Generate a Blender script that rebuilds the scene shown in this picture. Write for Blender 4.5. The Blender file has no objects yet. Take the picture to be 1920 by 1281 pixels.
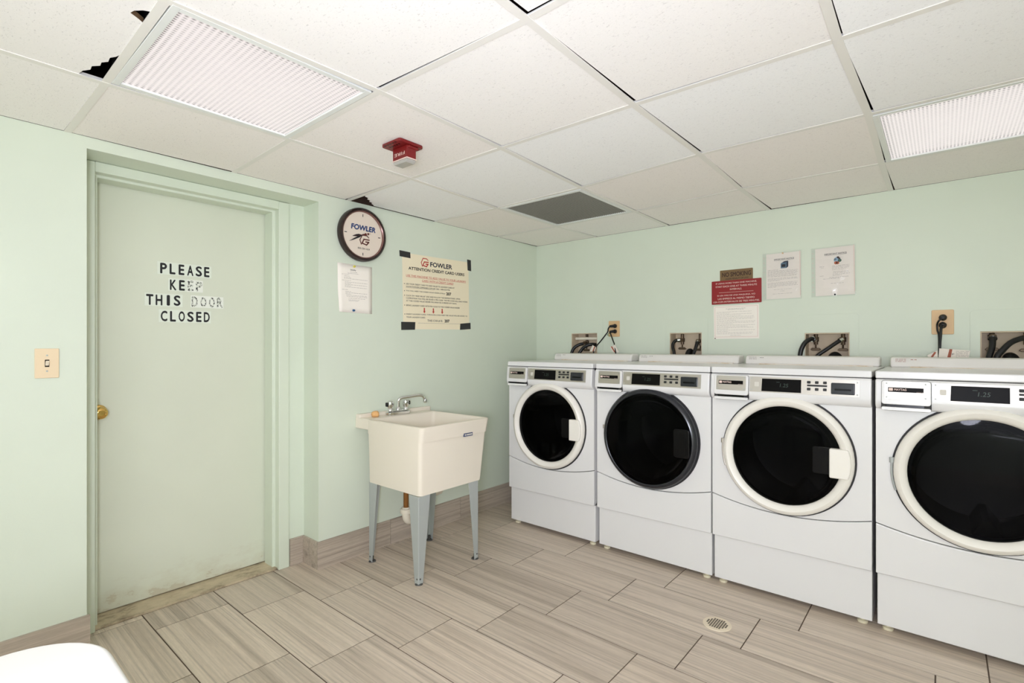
import bpy, bmesh, math, random
from mathutils import Vector, Matrix
S = bpy.context.scene
COL = S.collection
PI = math.pi
random.seed(7)

# ------------------------------------------------------------------ camera, light, exposure
H = 2.0638                                   # suspended ceiling height
cam_d = bpy.data.cameras.new('camera'); cam = bpy.data.objects.new('camera', cam_d); COL.objects.link(cam)
cam.location = (2.6162, -3.4189, 1.2274); cam.rotation_euler = (PI/2, 0, 0.7014)
cam_d.sensor_width = 36; cam_d.lens = 954.88/1920*36; cam_d.shift_y = 7.82/1920
cam_d.clip_start = .02
S.camera = cam
S.view_settings.view_transform = 'Standard'; S.view_settings.look = 'None'
S.view_settings.gamma = 1; S.view_settings.use_curve_mapping = False
S.view_settings.exposure = -0.03
S.cycles.max_bounces = 14; S.cycles.diffuse_bounces = 8; S.cycles.transparent_max_bounces = 12
W = bpy.data.worlds.new('world'); S.world = W; W.use_nodes = True
W.node_tree.nodes['Background'].inputs[0].default_value = (.95, .97, 1, 1)
W.node_tree.nodes['Background'].inputs[1].default_value = 1.0
def lamp(name, kind, loc, rot, energy, col, **k):
    d = bpy.data.lights.new(name, kind); d.energy = energy; d.color = col
    for a, b in k.items(): setattr(d, a, b)
    o = bpy.data.objects.new(name, d); COL.objects.link(o); o.location = loc; o.rotation_euler = rot
    return o
# photographer's lights: a soft on-axis flash, a head bounced off the ceiling; plus an added fill aimed at the wall behind the camera
LC = (.95, .97, 1.15)                        # cool white, the photograph is balanced neutral
lamp('camera_flash', 'AREA', (2.70, -3.66, 1.20), (math.radians(91), 0, .74), 21, LC, shape='DISK', size=.40, spread=2.3)
lamp('bounce_flash', 'AREA', (3.3, -4.4, .80), (math.radians(180), 0, 0), 26, LC, shape='DISK', size=.6)
lamp('wall_fill', 'AREA', (3.3, -4.0, 1.15), (math.radians(-92), 0, 0), 62, LC, shape='DISK', size=.4)
# daylight through the window in the wall behind the camera
lamp('window_daylight', 'AREA', (3.0, -5.25, 1.35), (math.radians(90), 0, 0), 14, (.92, .97, 1.1), shape='RECTANGLE', size=1.5, size_y=1.0)
LENS_ON = 1.02       # glow of the two troffers in view
LENS_FILL = 3.2      # unseen troffers added behind the camera to brighten the room

# ------------------------------------------------------------------ material helpers
def lin(c):
    return tuple((x/12.92 if x <= .04045 else ((x+.055)/1.055)**2.4) for x in [v/255 for v in c]) + (1,)
def newmat(name):
    m = bpy.data.materials.new(name); m.use_nodes = True
    nt = m.node_tree; b = nt.nodes['Principled BSDF']
    return m, nt, b
def mat(name, c, rough=.5, metal=0, spec=.5, coat=0, emit=None, es=1):
    m, nt, b = newmat(name)
    b.inputs['Base Color'].default_value = lin(c); b.inputs['Roughness'].default_value = rough
    b.inputs['Metallic'].default_value = metal; b.inputs['Specular IOR Level'].default_value = spec
    b.inputs['Coat Weight'].default_value = coat
    if emit:
        b.inputs['Emission Color'].default_value = lin(emit); b.inputs['Emission Strength'].default_value = es
    return m
def N(nt, t, **k):
    n = nt.nodes.new(t)
    for a, b in k.items():
        if a.startswith('i_'): n.inputs[a[2:].replace('_', ' ')].default_value = b
        else: setattr(n, a, b)
    return n
def coords(nt, scale=(1, 1, 1), kind='Object'):
    tc = N(nt, 'ShaderNodeTexCoord'); mp = N(nt, 'ShaderNodeMapping'); mp.inputs['Scale'].default_value = scale
    nt.links.new(tc.outputs[kind], mp.inputs['Vector']); return mp.outputs[0]
def ramp(nt, src, stops):
    r = N(nt, 'ShaderNodeValToRGB'); e = r.color_ramp.elements
    e[0].position, e[0].color = stops[0][0], stops[0][1]
    e[1].position, e[1].color = stops[-1][0], stops[-1][1]
    for p, c in stops[1:-1]:
        q = e.new(p); q.color = c
    nt.links.new(src, r.inputs[0]); return r.outputs[0]
def mix(nt, fac, a, b, mode='MIX'):
    m = N(nt, 'ShaderNodeMix', data_type='RGBA', blend_type=mode)
    for s, v in ((m.inputs[0], fac), (m.inputs[6], a), (m.inputs[7], b)):
        if hasattr(v, 'is_linked') or hasattr(v, 'links'): nt.links.new(v, s)
        else: s.default_value = v
    return m.outputs[2]
def bump(nt, b, src, strength=.1, dist=.001):
    n = N(nt, 'ShaderNodeBump'); n.inputs['Strength'].default_value = strength; n.inputs['Distance'].default_value = dist
    nt.links.new(src, n.inputs['Height']); nt.links.new(n.outputs[0], b.inputs['Normal'])
G = lambda v: (v, v, v, 1)

def paint(name, c, rough=.55, bump_s=.25, dirt=None):
    m, nt, b = newmat(name)
    v = coords(nt)
    n1 = N(nt, 'ShaderNodeTexNoise', i_Scale=2.2, i_Detail=4.); nt.links.new(v, n1.inputs['Vector'])
    n2 = N(nt, 'ShaderNodeTexNoise', i_Scale=160., i_Detail=2.); nt.links.new(v, n2.inputs['Vector'])
    f = ramp(nt, n1.outputs[0], [(.3, G(.95)), (.7, G(1.0))])
    col = mix(nt, 1., lin(c), f, 'MULTIPLY')
    if dirt:
        # scuffs and grime low down on the door leaf, with a shape of their own
        sx = N(nt, 'ShaderNodeSeparateXYZ'); nt.links.new(coords(nt), sx.inputs[0])
        n3 = N(nt, 'ShaderNodeTexNoise', i_Scale=9., i_Detail=6., i_Roughness=.7); nt.links.new(coords(nt, (1, 1, 2.2)), n3.inputs['Vector'])
        a = N(nt, 'ShaderNodeMath', operation='MULTIPLY_ADD'); nt.links.new(sx.outputs[2], a.inputs[0]); a.inputs[1].default_value = -2.4; a.inputs[2].default_value = .50
        a2 = N(nt, 'ShaderNodeMath', operation='ADD'); nt.links.new(a.outputs[0], a2.inputs[0]); nt.links.new(n3.outputs[0], a2.inputs[1])
        fr = ramp(nt, a2.outputs[0], [(.72, G(0)), (.98, G(.22)), (1.12, G(.5))])
        col = mix(nt, fr, col, lin(dirt))
    nt.links.new(col, b.inputs['Base Color']); b.inputs['Roughness'].default_value = rough
    bump(nt, b, n2.outputs[0], bump_s, .0006)
    return m
M = {}
M['wall'] = paint('mint wall paint', (215, 223, 206), .5)
M['door'] = paint('pale door paint', (217, 221, 203), .42, .12, dirt=(176, 160, 128))
M['frame'] = paint('door frame paint', (215, 223, 205), .42, .12)

def tile_stone(name, along='x', k=1.):
    m, nt, b = newmat(name)
    at = N(nt, 'ShaderNodeAttribute', attribute_name='rnd')
    tc = N(nt, 'ShaderNodeTexCoord')
    off = N(nt, 'ShaderNodeVectorMath', operation='SCALE'); nt.links.new(at.outputs['Vector'], off.inputs[0]); off.inputs[3].default_value = 37.
    ad = N(nt, 'ShaderNodeVectorMath', operation='ADD'); nt.links.new(tc.outputs['Object'], ad.inputs[0]); nt.links.new(off.outputs[0], ad.inputs[1])
    def st(sc, det, rough=.6):
        mp = N(nt, 'ShaderNodeMapping'); mp.inputs['Scale'].default_value = sc
        nt.links.new(ad.outputs[0], mp.inputs['Vector'])
        n = N(nt, 'ShaderNodeTexNoise', i_Scale=1., i_Detail=det, i_Roughness=rough, i_Distortion=.25)
        nt.links.new(mp.outputs[0], n.inputs['Vector']); return n.outputs[0]
    if along == 'x': s1, s2, s3 = (.5, 20, 20), (1.1, 105, 105), (22, 170, 170)
    elif along == 'y': s1, s2, s3 = (20, .5, 20), (105, 1.1, 105), (170, 22, 170)
    a = st(s1, 4.); c = st(s2, 3.); d = st(s3, 2.)
    c1 = ramp(nt, a, [(.28, lin((166, 151, 135))), (.45, lin((200, 185, 168))), (.6, lin((213, 198, 181))), (.75, lin((189, 174, 157)))])
    c2 = ramp(nt, c, [(.32, G(.68)), (.48, G(.97)), (.70, G(1.10))])
    col = mix(nt, .8, c1, c2, 'MULTIPLY')
    c3 = ramp(nt, d, [(.3, G(.9)), (.7, G(1.06))])
    col = mix(nt, .7, col, c3, 'MULTIPLY')
    sp = N(nt, 'ShaderNodeSeparateXYZ'); nt.links.new(at.outputs['Vector'], sp.inputs[0])
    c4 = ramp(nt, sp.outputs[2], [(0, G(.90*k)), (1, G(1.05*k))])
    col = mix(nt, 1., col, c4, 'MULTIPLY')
    nt.links.new(col, b.inputs['Base Color']); b.inputs['Roughness'].default_value = .42
    bump(nt, b, c, .08, .0006)
    return m
M['floor_tile'] = tile_stone('vein cut floor tile', 'x')
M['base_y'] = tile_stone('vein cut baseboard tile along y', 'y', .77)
M['grout'] = mat('dark grout', (98, 83, 69), .9)

def ceiling_tile():
    m, nt, b = newmat('fissured acoustic tile')
    at = N(nt, 'ShaderNodeAttribute', attribute_name='tint')
    v = coords(nt, (1, 1, 1))
    n1 = N(nt, 'ShaderNodeTexNoise', i_Scale=1., i_Detail=2., i_Distortion=.8); nt.links.new(coords(nt, (130, 270, 130)), n1.inputs['Vector'])
    f = ramp(nt, n1.outputs[0], [(.64, G(1)), (.69, G(.80))])
    n2 = N(nt, 'ShaderNodeTexNoise', i_Scale=240., i_Detail=1.); nt.links.new(v, n2.inputs['Vector'])
    f2 = ramp(nt, n2.outputs[0], [(.3, G(.975)), (.6, G(1))])
    col = mix(nt, 1., at.outputs['Color'], f, 'MULTIPLY'); col = mix(nt, 1., col, f2, 'MULTIPLY')
    nt.links.new(col, b.inputs['Base Color']); b.inputs['Roughness'].default_value = .9; b.inputs['Specular IOR Level'].default_value = .1
    bump(nt, b, f, .5, .001)
    return m
M['ctile'] = ceiling_tile()
M['tbar'] = mat('off white T bar', (236, 233, 226), .45)
M['plenum'] = mat('dark plenum', (56, 38, 27), .95)
M['trof'] = mat('troffer frame', (232, 234, 230), .4)

def lens(name, strength):
    m, nt, b = newmat(name)
    sx = N(nt, 'ShaderNodeSeparateXYZ'); nt.links.new(coords(nt), sx.inputs[0])
    def sine(o, per, ph=0):
        a = N(nt, 'ShaderNodeMath', operation='MULTIPLY_ADD'); nt.links.new(sx.outputs[o], a.inputs[0]); a.inputs[1].default_value = 2*PI/per; a.inputs[2].default_value = ph
        s = N(nt, 'ShaderNodeMath', operation='SINE'); nt.links.new(a.outputs[0], s.inputs[0])
        q = N(nt, 'ShaderNodeMath', operation='MULTIPLY_ADD'); nt.links.new(s.outputs[0], q.inputs[0]); q.inputs[1].default_value = .5; q.inputs[2].default_value = .5
        return q.outputs[0]
    a, c = sine(0, .0115), sine(1, .0165)
    p = N(nt, 'ShaderNodeMath', operation='MULTIPLY'); nt.links.new(a, p.inputs[0]); nt.links.new(c, p.inputs[1])
    def edge(o):
        e = N(nt, 'ShaderNodeMath', operation='ABSOLUTE'); nt.links.new(sx.outputs[o], e.inputs[0]); return e.outputs[0]
    mx = N(nt, 'ShaderNodeMath', operation='MAXIMUM'); nt.links.new(edge(0), mx.inputs[0]); nt.links.new(edge(1), mx.inputs[1])
    amp = ramp(nt, mx.outputs[0], [(.10, G(.26)), (.235, G(.45)), (.264, G(1.0))])
    k = N(nt, 'ShaderNodeMath', operation='MULTIPLY'); nt.links.new(p.outputs[0], k.inputs[0]); nt.links.new(amp, k.inputs[1])
    inv = N(nt, 'ShaderNodeMath', operation='SUBTRACT', use_clamp=True); inv.inputs[0].default_value = 1.; nt.links.new(k.outputs[0], inv.inputs[1])
    st = N(nt, 'ShaderNodeMath', operation='MULTIPLY'); nt.links.new(inv.outputs[0], st.inputs[0]); st.inputs[1].default_value = strength
    b.inputs['Base Color'].default_value = lin((120, 112, 112)); b.inputs['Roughness'].default_value = .25
    b.inputs['Emission Color'].default_value = lin((246, 238, 237)); nt.links.new(st.outputs[0], b.inputs['Emission Strength'])
    bump(nt, b, p.outputs[0], .6, .002)
    return m
M['lens'] = lens('prismatic lens', LENS_ON*.80)
M['lens_fill'] = lens('prismatic fill lens', LENS_FILL)

M['enamel'] = mat('white washer enamel', (223, 222, 221), .28, coat=.3)
M['enamel2'] = mat('white top enamel', (232, 229, 224), .32, coat=.2)
M['cream'] = mat('cream door ring plastic', (234, 230, 221), .35)
M['seam'] = mat('dark seam gap', (44, 43, 44), .7)
M['char'] = mat('charcoal glossy plastic', (34, 36, 41), .22)
M['blackgloss'] = mat('black gloss plastic', (10, 10, 11), .25, spec=.2)
M['black'] = mat('black rubber', (20, 20, 20), .55)
M['hose'] = mat('black hose rubber', (15, 15, 16), .42)
M['silver'] = mat('brushed aluminium', (190, 184, 174), .42, .85)
M['steel'] = mat('stainless drum steel', (96, 96, 96), .35, .9)
M['chrome'] = mat('chrome', (225, 225, 225), .07, 1.)
M['brass'] = mat('polished brass', (214, 178, 104), .14, 1.)
M['bronze'] = mat('aged valve bronze', (92, 76, 58), .45, .6)
M['foot'] = mat('cream levelling foot', (226, 219, 192), .5)
M['beige'] = mat('almond switch plastic', (229, 207, 172), .45)
M['tan'] = mat('tan outlet plate', (216, 180, 134), .5)
M['sink'] = mat('cream sink polymer', (229, 220, 204), .33, coat=.15)
M['galv'] = mat('grey painted steel leg', (172, 177, 174), .45, .15)
M['galvd'] = mat('dark leg foot', (84, 84, 82), .5, .4)
M['pvc'] = mat('white pvc', (226, 218, 200), .4)
M['copper'] = mat('brown tailpiece', (140, 92, 42), .35, .5)
M['soap'] = mat('orange soap', (222, 172, 112), .6)
M['table'] = mat('white table laminate', (224, 222, 218), .35)
M['red'] = mat('fire alarm red', (118, 17, 19), .4)
M['redsign'] = mat('red engraved plastic', (142, 20, 24), .45)
M['brownsign'] = mat('brown engraved plastic', (118, 92, 56), .5)
M['darkbrown'] = mat('dark engraving', (58, 34, 20), .6)
M['paper'] = mat('white paper', (244, 237, 227), .8)
M['paper2'] = mat('cream poster paper', (240, 228, 199), .75)
M['ink'] = mat('black ink', (26, 25, 26), .7)
M['inkg'] = mat('grey ink', (150, 142, 136), .8)
M['inkb'] = mat('navy ink', (34, 62, 116), .6)
M['inkn'] = mat('dark navy ink', (28, 30, 52), .6)
M['inkr'] = mat('red ink', (188, 52, 44), .7)
M['inkr2'] = mat('faded red ink', (205, 112, 96), .7)
M['inkpink'] = mat('pink rule ink', (216, 168, 158), .8)
M['white'] = mat('white engraving', (230, 205, 194), .6)
M['tape'] = mat('black tape', (42, 42, 42), .55)
M['dial'] = mat('clock dial', (238, 224, 208), .6)
M['clockrim'] = mat('dark clock rim', (46, 32, 30), .22)
M['clockrim2'] = mat('inner clock bezel', (132, 96, 88), .25, .3)
M['handred'] = mat('dark red hand', (96, 34, 30), .5)
M['yellow'] = mat('yellow pin', (214, 202, 92), .5)
M['blue'] = mat('blue pin', (32, 84, 128), .4)
M['grille'] = mat('grey eggcrate grille', (140, 138, 126), .5)
M['duct'] = mat('dark duct', (30, 29, 27), .9)
M['wood'] = mat('beige box liner', (206, 188, 162), .7)
M['green'] = mat('green tie', (98, 120, 50), .6)
M['strobe'] = mat('clear strobe lens', (168, 165, 158), .15)
M['tagw'] = mat('white cord tag', (232, 224, 212), .6)
M['tagr'] = mat('rust stripe', (158, 82, 54), .6)
M['drainw'] = mat('cream drain cover', (228, 214, 190), .5)
M['dark'] = mat('dark hole', (46, 38, 30), .9)
M['toggle'] = mat('white toggle', (236, 224, 204), .4)
M['lcd'] = mat('black display', (18, 17, 16), .35, spec=.06)
M['digit'] = mat('green display digits', (34, 50, 42), .5, emit=(86, 120, 98), es=.06)
M['stickb'] = mat('blue badge', (62, 72, 104), .5)
M['teal'] = mat('blue grey print', (96, 122, 138), .7)
M['skyp'] = mat('pale blue print', (150, 182, 204), .7)
M['orangep'] = mat('orange print', (206, 110, 66), .7)
M['greenp'] = mat('green print', (74, 108, 88), .7)
M['labelg'] = mat('grey label', (206, 202, 192), .6)
M['win'] = mat('window paint', (235, 235, 230), .5)

def marble():
    m, nt, b = newmat('stained threshold stone')
    n = N(nt, 'ShaderNodeTexNoise', i_Scale=7., i_Detail=7., i_Roughness=.7); nt.links.new(coords(nt, (1.5, 1, 1)), n.inputs['Vector'])
    nt.links.new(ramp(nt, n.outputs[0], [(.33, lin((120, 104, 84))), (.48, lin((190, 174, 146))), (.62, lin((206, 190, 162))), (.8, lin((150, 134, 110)))]), b.inputs['Base Color'])
    b.inputs['Roughness'].default_value = .5; return m
M['marble'] = marble()
def stained_top():
    # white lid with a rusty scrape line along the foot of the rear ledge
    m, nt, b = newmat('white lid with rust scrape')
    n = N(nt, 'ShaderNodeTexNoise', i_Scale=1., i_Detail=6., i_Roughness=.75); nt.links.new(coords(nt, (6, 60, 60)), n.inputs['Vector'])
    nt.links.new(ramp(nt, n.outputs[0], [(.5, lin((232, 226, 216))), (.58, lin((222, 204, 176))), (.68, lin((158, 124, 88)))]), b.inputs['Base Color'])
    b.inputs['Roughness'].default_value = .6; return m
M['scrape'] = stained_top()
def glassmat(name, tint, ior=1.45):
    m = bpy.data.materials.new(name); m.use_nodes = True; nt = m.node_tree; nt.nodes.clear()
    o = N(nt, 'ShaderNodeOutputMaterial'); g = N(nt, 'ShaderNodeBsdfGlossy'); g.inputs['Roughness'].default_value = .04
    t = N(nt, 'ShaderNodeBsdfTransparent'); t.inputs[0].default_value = lin(tint) if not isinstance(tint, float) else G(tint)
    f = N(nt, 'ShaderNodeFresnel'); f.inputs[0].default_value = ior
    mx = N(nt, 'ShaderNodeMixShader'); nt.links.new(f.outputs[0], mx.inputs[0]); nt.links.new(t.outputs[0], mx.inputs[1]); nt.links.new(g.outputs[0], mx.inputs[2])
    nt.links.new(mx.outputs[0], o.inputs[0]); return m
M['glass_dark'] = glassmat('dark tinted door glass', .15, 1.17)
M['glass'] = glassmat('clear plastic', .97, 1.14)
def sleeve():
    m = glassmat('creased plastic sleeve', .95, 1.5); nt = m.node_tree
    n = N(nt, 'ShaderNodeTexNoise', i_Scale=5., i_Detail=2., i_Distortion=1.5); nt.links.new(coords(nt), n.inputs['Vector'])
    bp = N(nt, 'ShaderNodeBump'); bp.inputs['Strength'].default_value = .5; bp.inputs['Distance'].default_value = .02
    nt.links.new(n.outputs[0], bp.inputs['Height'])
    for x in nt.nodes:
        if x.type in ('BSDF_GLOSSY', 'FRESNEL'): nt.links.new(bp.outputs[0], x.inputs['Normal'])
    return m
M['sleeve'] = sleeve()

# ------------------------------------------------------------------ mesh helpers
def nb(): return bmesh.new()
def box(bm, x0, x1, y0, y1, z0, z1, mi=0):
    v = [bm.verts.new(p) for p in ((x0,y0,z0),(x1,y0,z0),(x1,y1,z0),(x0,y1,z0),(x0,y0,z1),(x1,y0,z1),(x1,y1,z1),(x0,y1,z1))]
    for q in ((3,2,1,0),(4,5,6,7),(0,1,5,4),(1,2,6,5),(2,3,7,6),(3,0,4,7)):
        f = bm.faces.new([v[i] for i in q]); f.material_index = mi
    return v
AX = {'z': lambda a, b, h: (a, b, h), 'y': lambda a, b, h: (a, h, b), 'x': lambda a, b, h: (h, a, b)}
def prism(bm, poly, axis, h0, h1, mi=0):
    f = AX[axis]
    lo = [bm.verts.new(f(a, b, h0)) for a, b in poly]; hi = [bm.verts.new(f(a, b, h1)) for a, b in poly]
    n = len(poly); fs = [bm.faces.new(lo), bm.faces.new(hi)]
    for i in range(n): fs.append(bm.faces.new((lo[i], lo[(i+1) % n], hi[(i+1) % n], hi[i])))
    for q in fs: q.material_index = mi
def rrect(x0, x1, z0, z1, r, n=5):
    out = []
    for cx, cz, a0 in ((x1-r, z1-r, 0), (x0+r, z1-r, 90), (x0+r, z0+r, 180), (x1-r, z0+r, 270)):
        for k in range(n+1):
            a = math.radians(a0+90*k/n); out.append((cx+r*math.cos(a), cz+r*math.sin(a)))
    return out
def ngon(cx, cz, r, n=32, a0=0): return [(cx+r*math.cos(a0+2*PI*k/n), cz+r*math.sin(a0+2*PI*k/n)) for k in range(n)]
def lathe(bm, prof, c, axis='z', n=40, mi=0, close=False):
    # prof: (radius, height along the axis) ; c: centre
    rings = []
    for r, h in prof:
        ring = []
        for k in range(n if r > 1e-6 else 1):
            a = 2*PI*k/n; p, q = r*math.cos(a), r*math.sin(a)
            ring.append(bm.verts.new({'z': (c[0]+p, c[1]+q, c[2]+h), 'y': (c[0]+p, c[1]+h, c[2]+q), 'x': (c[0]+h, c[1]+p, c[2]+q)}[axis]))
        rings.append(ring)
    seq = list(zip(rings, rings[1:])) + ([(rings[-1], rings[0])] if close else [])
    for A, B in seq:
        for k in range(n):
            k2 = (k+1) % n
            if len(A) == 1 and len(B) == 1: continue
            if len(A) == 1: f = bm.faces.new((A[0], B[k], B[k2]))
            elif len(B) == 1: f = bm.faces.new((A[k], B[0], A[k2]))
            else: f = bm.faces.new((A[k], B[k], B[k2], A[k2]))
            f.material_index = mi
def smooth_path(pts, sub=6):
    P = [Vector(p) for p in pts]; out = []
    for i in range(len(P)-1):
        p0 = P[max(i-1, 0)]; p1 = P[i]; p2 = P[i+1]; p3 = P[min(i+2, len(P)-1)]
        for k in range(sub):
            t = k/sub
            out.append(.5*((2*p1)+(-p0+p2)*t+(2*p0-5*p1+4*p2-p3)*t*t+(-p0+3*p1-3*p2+p3)*t**3))
    out.append(P[-1]); return out
def tube(bm, pts, r, n=12, sub=6, mi=0):
    P = smooth_path(pts, sub) if sub > 1 else [Vector(p) for p in pts]
    R = r if isinstance(r, (list, tuple)) else None
    t0 = (P[1]-P[0]).normalized(); up = Vector((0, 0, 1)) if abs(t0.z) < .9 else Vector((1, 0, 0))
    u = t0.cross(up).normalized(); rings = []
    for i, p in enumerate(P):
        t = (P[min(i+1, len(P)-1)]-P[max(i-1, 0)]).normalized()
        u = (u-t*u.dot(t)).normalized(); v = t.cross(u)
        rr = r if R is None else R[0]+(R[1]-R[0])*i/(len(P)-1)
        rings.append([bm.verts.new(p+(u*math.cos(2*PI*k/n)+v*math.sin(2*PI*k/n))*rr) for k in range(n)])
    for A, B in zip(rings, rings[1:]):
        for k in range(n): bm.faces.new((A[k], A[(k+1) % n], B[(k+1) % n], B[k])).material_index = mi
    bm.faces.new(rings[0]).material_index = mi; bm.faces.new(rings[-1]).material_index = mi
def plate_hole(bm, outer, inner, y):
    lo = [bm.verts.new((a, y, b)) for a, b in outer]; li = [bm.verts.new((a, y, b)) for a, b in inner]
    ed = [bm.edges.new((L[i], L[(i+1) % len(L)])) for L in (lo, li) for i in range(len(L))]
    bmesh.ops.triangle_fill(bm, use_beauty=True, edges=ed)
def put(name, bm, mats, parent=None, bevel=0, seg=2, smooth=True, angle=35, solid=0):
    bmesh.ops.recalc_face_normals(bm, faces=bm.faces[:])
    me = bpy.data.meshes.new(name); bm.to_mesh(me); bm.free()
    for m in (mats if isinstance(mats, (list, tuple)) else [mats]): me.materials.append(M[m])
    if smooth:
        me.polygons.foreach_set('use_smooth', [True]*len(me.polygons)); me.set_sharp_from_angle(angle=math.radians(angle))
    o = bpy.data.objects.new(name, me); COL.objects.link(o)
    if parent: o.parent = parent
    if solid:
        s = o.modifiers.new('solid', 'SOLIDIFY'); s.thickness = solid; s.offset = 0
    if bevel:
        b = o.modifiers.new('bevel', 'BEVEL'); b.width = bevel; b.segments = seg; b.limit_method = 'ANGLE'; b.angle_limit = math.radians(40)
        b.harden_normals = smooth
    return o
def tag(o, label, cat, group=None):
    o['label'] = label; o['category'] = cat
    if group: o['group'] = group
    return o
def thing(name, label, cat, loc=(0, 0, 0), rz=0, group=None):
    o = bpy.data.objects.new(name, None); COL.objects.link(o); o.location = loc; o.rotation_euler = (0, 0, rz)
    o.empty_display_size = .05
    return tag(o, label, cat, group)
def struct(name, bm, m, parent=None, **k):
    o = put(name, bm, m, parent, **k)
    if not parent: o['kind'] = 'structure'
    return o
LEFT = PI/2          # local frame of things on the left wall: x runs along the wall, -y faces the room

def lettering(bm, body, cx, cz, y, w=None, h=None, bold=0., shear=0., rot=0., mi=0, align='C', thick=.0003, flip=False):
    """text facing -y, centred on (cx, cz), fitted to width w and/or height h"""
    cu = bpy.data.curves.new('t', 'FONT'); cu.body = body; cu.size = 1; cu.shear = shear; cu.resolution_u = 3
    cu.align_x = {'C': 'CENTER', 'L': 'LEFT'}[align]
    to = bpy.data.objects.new('t', cu); me = bpy.data.meshes.new_from_object(to)
    bpy.data.objects.remove(to); bpy.data.curves.remove(cu)
    if not me.vertices: bpy.data.meshes.remove(me); return
    xs = [v.co.x for v in me.vertices]; ys = [v.co.y for v in me.vertices]
    bw, bh = max(xs)-min(xs), max(ys)-min(ys)
    sx = w/bw if w else None; sy = h/bh if h else None
    sx = sx or sy; sy = sy or sx
    ox = (min(xs)+max(xs))/2 if align == 'C' else min(xs); oy = (min(ys)+max(ys))/2
    c, s = math.cos(rot), math.sin(rot)
    # heavier strokes: the same outline laid again, shifted by a fraction of the stroke
    offs = [(0, 0)]+([(-bold, 0), (bold, 0), (0, -bold), (0, bold)] if bold > 0 else [])
    for q, (dx, dy) in enumerate(offs):
        vs = []
        for v in me.vertices:
            a, b = (v.co.x-ox+dx)*sx, (v.co.y-oy+dy)*sy
            a, b = a*c-b*s, a*s+b*c
            if flip: a, b = -a, -b
            vs.append(bm.verts.new((cx+a, y-thick-.00004*q, cz+b)))
        for p in me.polygons:
            try: bm.faces.new([vs[i] for i in p.vertices]).material_index = mi
            except ValueError: pass
    bpy.data.meshes.remove(me)
def rule(bm, x0, x1, z, h, y, mi=0, dz=0):
    v = [bm.verts.new((x0, y, z-h/2)), bm.verts.new((x1, y, z-h/2+dz)), bm.verts.new((x1, y, z+h/2+dz)), bm.verts.new((x0, y, z+h/2))]
    bm.faces.new(v).material_index = mi
def words(bm, x0, x1, z, h, y, mi=0, rng=None, dz=0):
    """a line of print too small to read: word-length strokes"""
    rng = rng or random; x = x0; L = x1-x0
    while x < x1-.002:
        w = min(rng.uniform(.005, .018), x1-x); f = (x-x0)/L; hh = h*.62
        rule(bm, x, x+w, z+dz*f, hh, y, mi, dz*w/L); x += w+rng.uniform(.002, .004)

# ------------------------------------------------------------------ setting: floor
XR, YF = 4.3, -5.1                            # right wall and the wall behind the camera
AL0, AL1, AD = -2.96, -1.968, .162            # door alcove: left edge, right edge, depth
bm = nb(); box(bm, -.40, XR+.1, YF-.1, .12, -.06, -.0025); rl = []
rv = []
def add_tile(x0, x1, y0, y1):
    g = .0025; x0, x1 = max(x0+g, -.166), min(x1-g, XR); y0, y1 = max(y0+g, YF), min(y1-g, .0)
    if x1-x0 < .005 or y1-y0 < .005: return
    n0 = len(bm.faces); box(bm, x0, x1, y0, y1, -.002, 0, 1); bm.faces.ensure_lookup_table()
    rl.append((n0, (random.random(), random.random(), random.random())))
yk = lambda k: -.95-.2975*k
for k in range(-4, 15):
    off = .782-.152*k
    for i in range(-6, 12): add_tile(off+i*.605, off+(i+1)*.605, yk(k+1), yk(k))
fl = struct('floor', bm, ['grout', 'floor_tile'], smooth=False)
def set_rnd(o, lst, per=6):
    a = o.data.attributes.new('rnd', 'FLOAT_VECTOR', 'FACE'); vals = [(.5, .5, .5)]*len(o.data.polygons)
    for n0, r in lst:
        for q in range(n0, n0+per): vals[q] = r
    a.data.foreach_set('vector', [c for v in vals for c in v])
set_rnd(fl, rl)

# ------------------------------------------------------------------ setting: walls
TOP = 2.34
bm = nb()
HB = H+.001
box(bm, -.40, 0, YF, AL0, 0, HB); box(bm, -.40, 0, AL0, AL1, 2.018, HB); box(bm, -.40, 0, AL1, .12, 0, HB); box(bm, -.40, 0, YF, .12, HB, TOP, 1)
box(bm, -.40, -AD, -2.058, AL1, 0, 2.018)
struct('wall_left', bm, ['wall', 'plenum'], smooth=False)
HOLES = [(.352, .588, 1.325), (1.167, 1.389, 1.316), (1.995, 2.218, 1.302), (2.760, 2.985, 1.298)]
bm = nb(); x = 0
for a, b, zt in HOLES:
    box(bm, x, a, 0, .12, 0, HB); box(bm, a, b, 0, .12, zt, HB); box(bm, a, b, 0, .12, 0, 1.08); x = b
box(bm, x, XR, 0, .12, 0, HB); box(bm, 0, XR, 0, .12, HB, TOP, 1)
struct('wall_back', bm, ['wall', 'plenum'], smooth=False)
bm = nb(); box(bm, XR, XR+.1, YF, .12, 0, TOP); struct('wall_right', bm, 'wall', smooth=False)
WX0, WX1, WZ0, WZ1 = 2.2, 3.8, .85, 1.9
bm = nb(); box(bm, -.40, WX0, YF-.1, YF, 0, TOP); box(bm, WX1, XR+.1, YF-.1, YF, 0, TOP)
box(bm, WX0, WX1, YF-.1, YF, 0, WZ0); box(bm, WX0, WX1, YF-.1, YF, WZ1, TOP); struct('wall_front', bm, 'wall', smooth=False)
bm = nb()
for a, b, c, d in ((WX0, WX0+.05, WZ0, WZ1), (WX1-.05, WX1, WZ0, WZ1), (WX0, WX1, WZ0, WZ0+.05), (WX0, WX1, WZ1-.05, WZ1), (2.98, 3.02, WZ0, WZ1), (WX0, WX1, 1.36, 1.40)):
    box(bm, a, b, YF-.07, YF-.03, c, d)
struct('window_1', bm, 'win', smooth=False)
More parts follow.
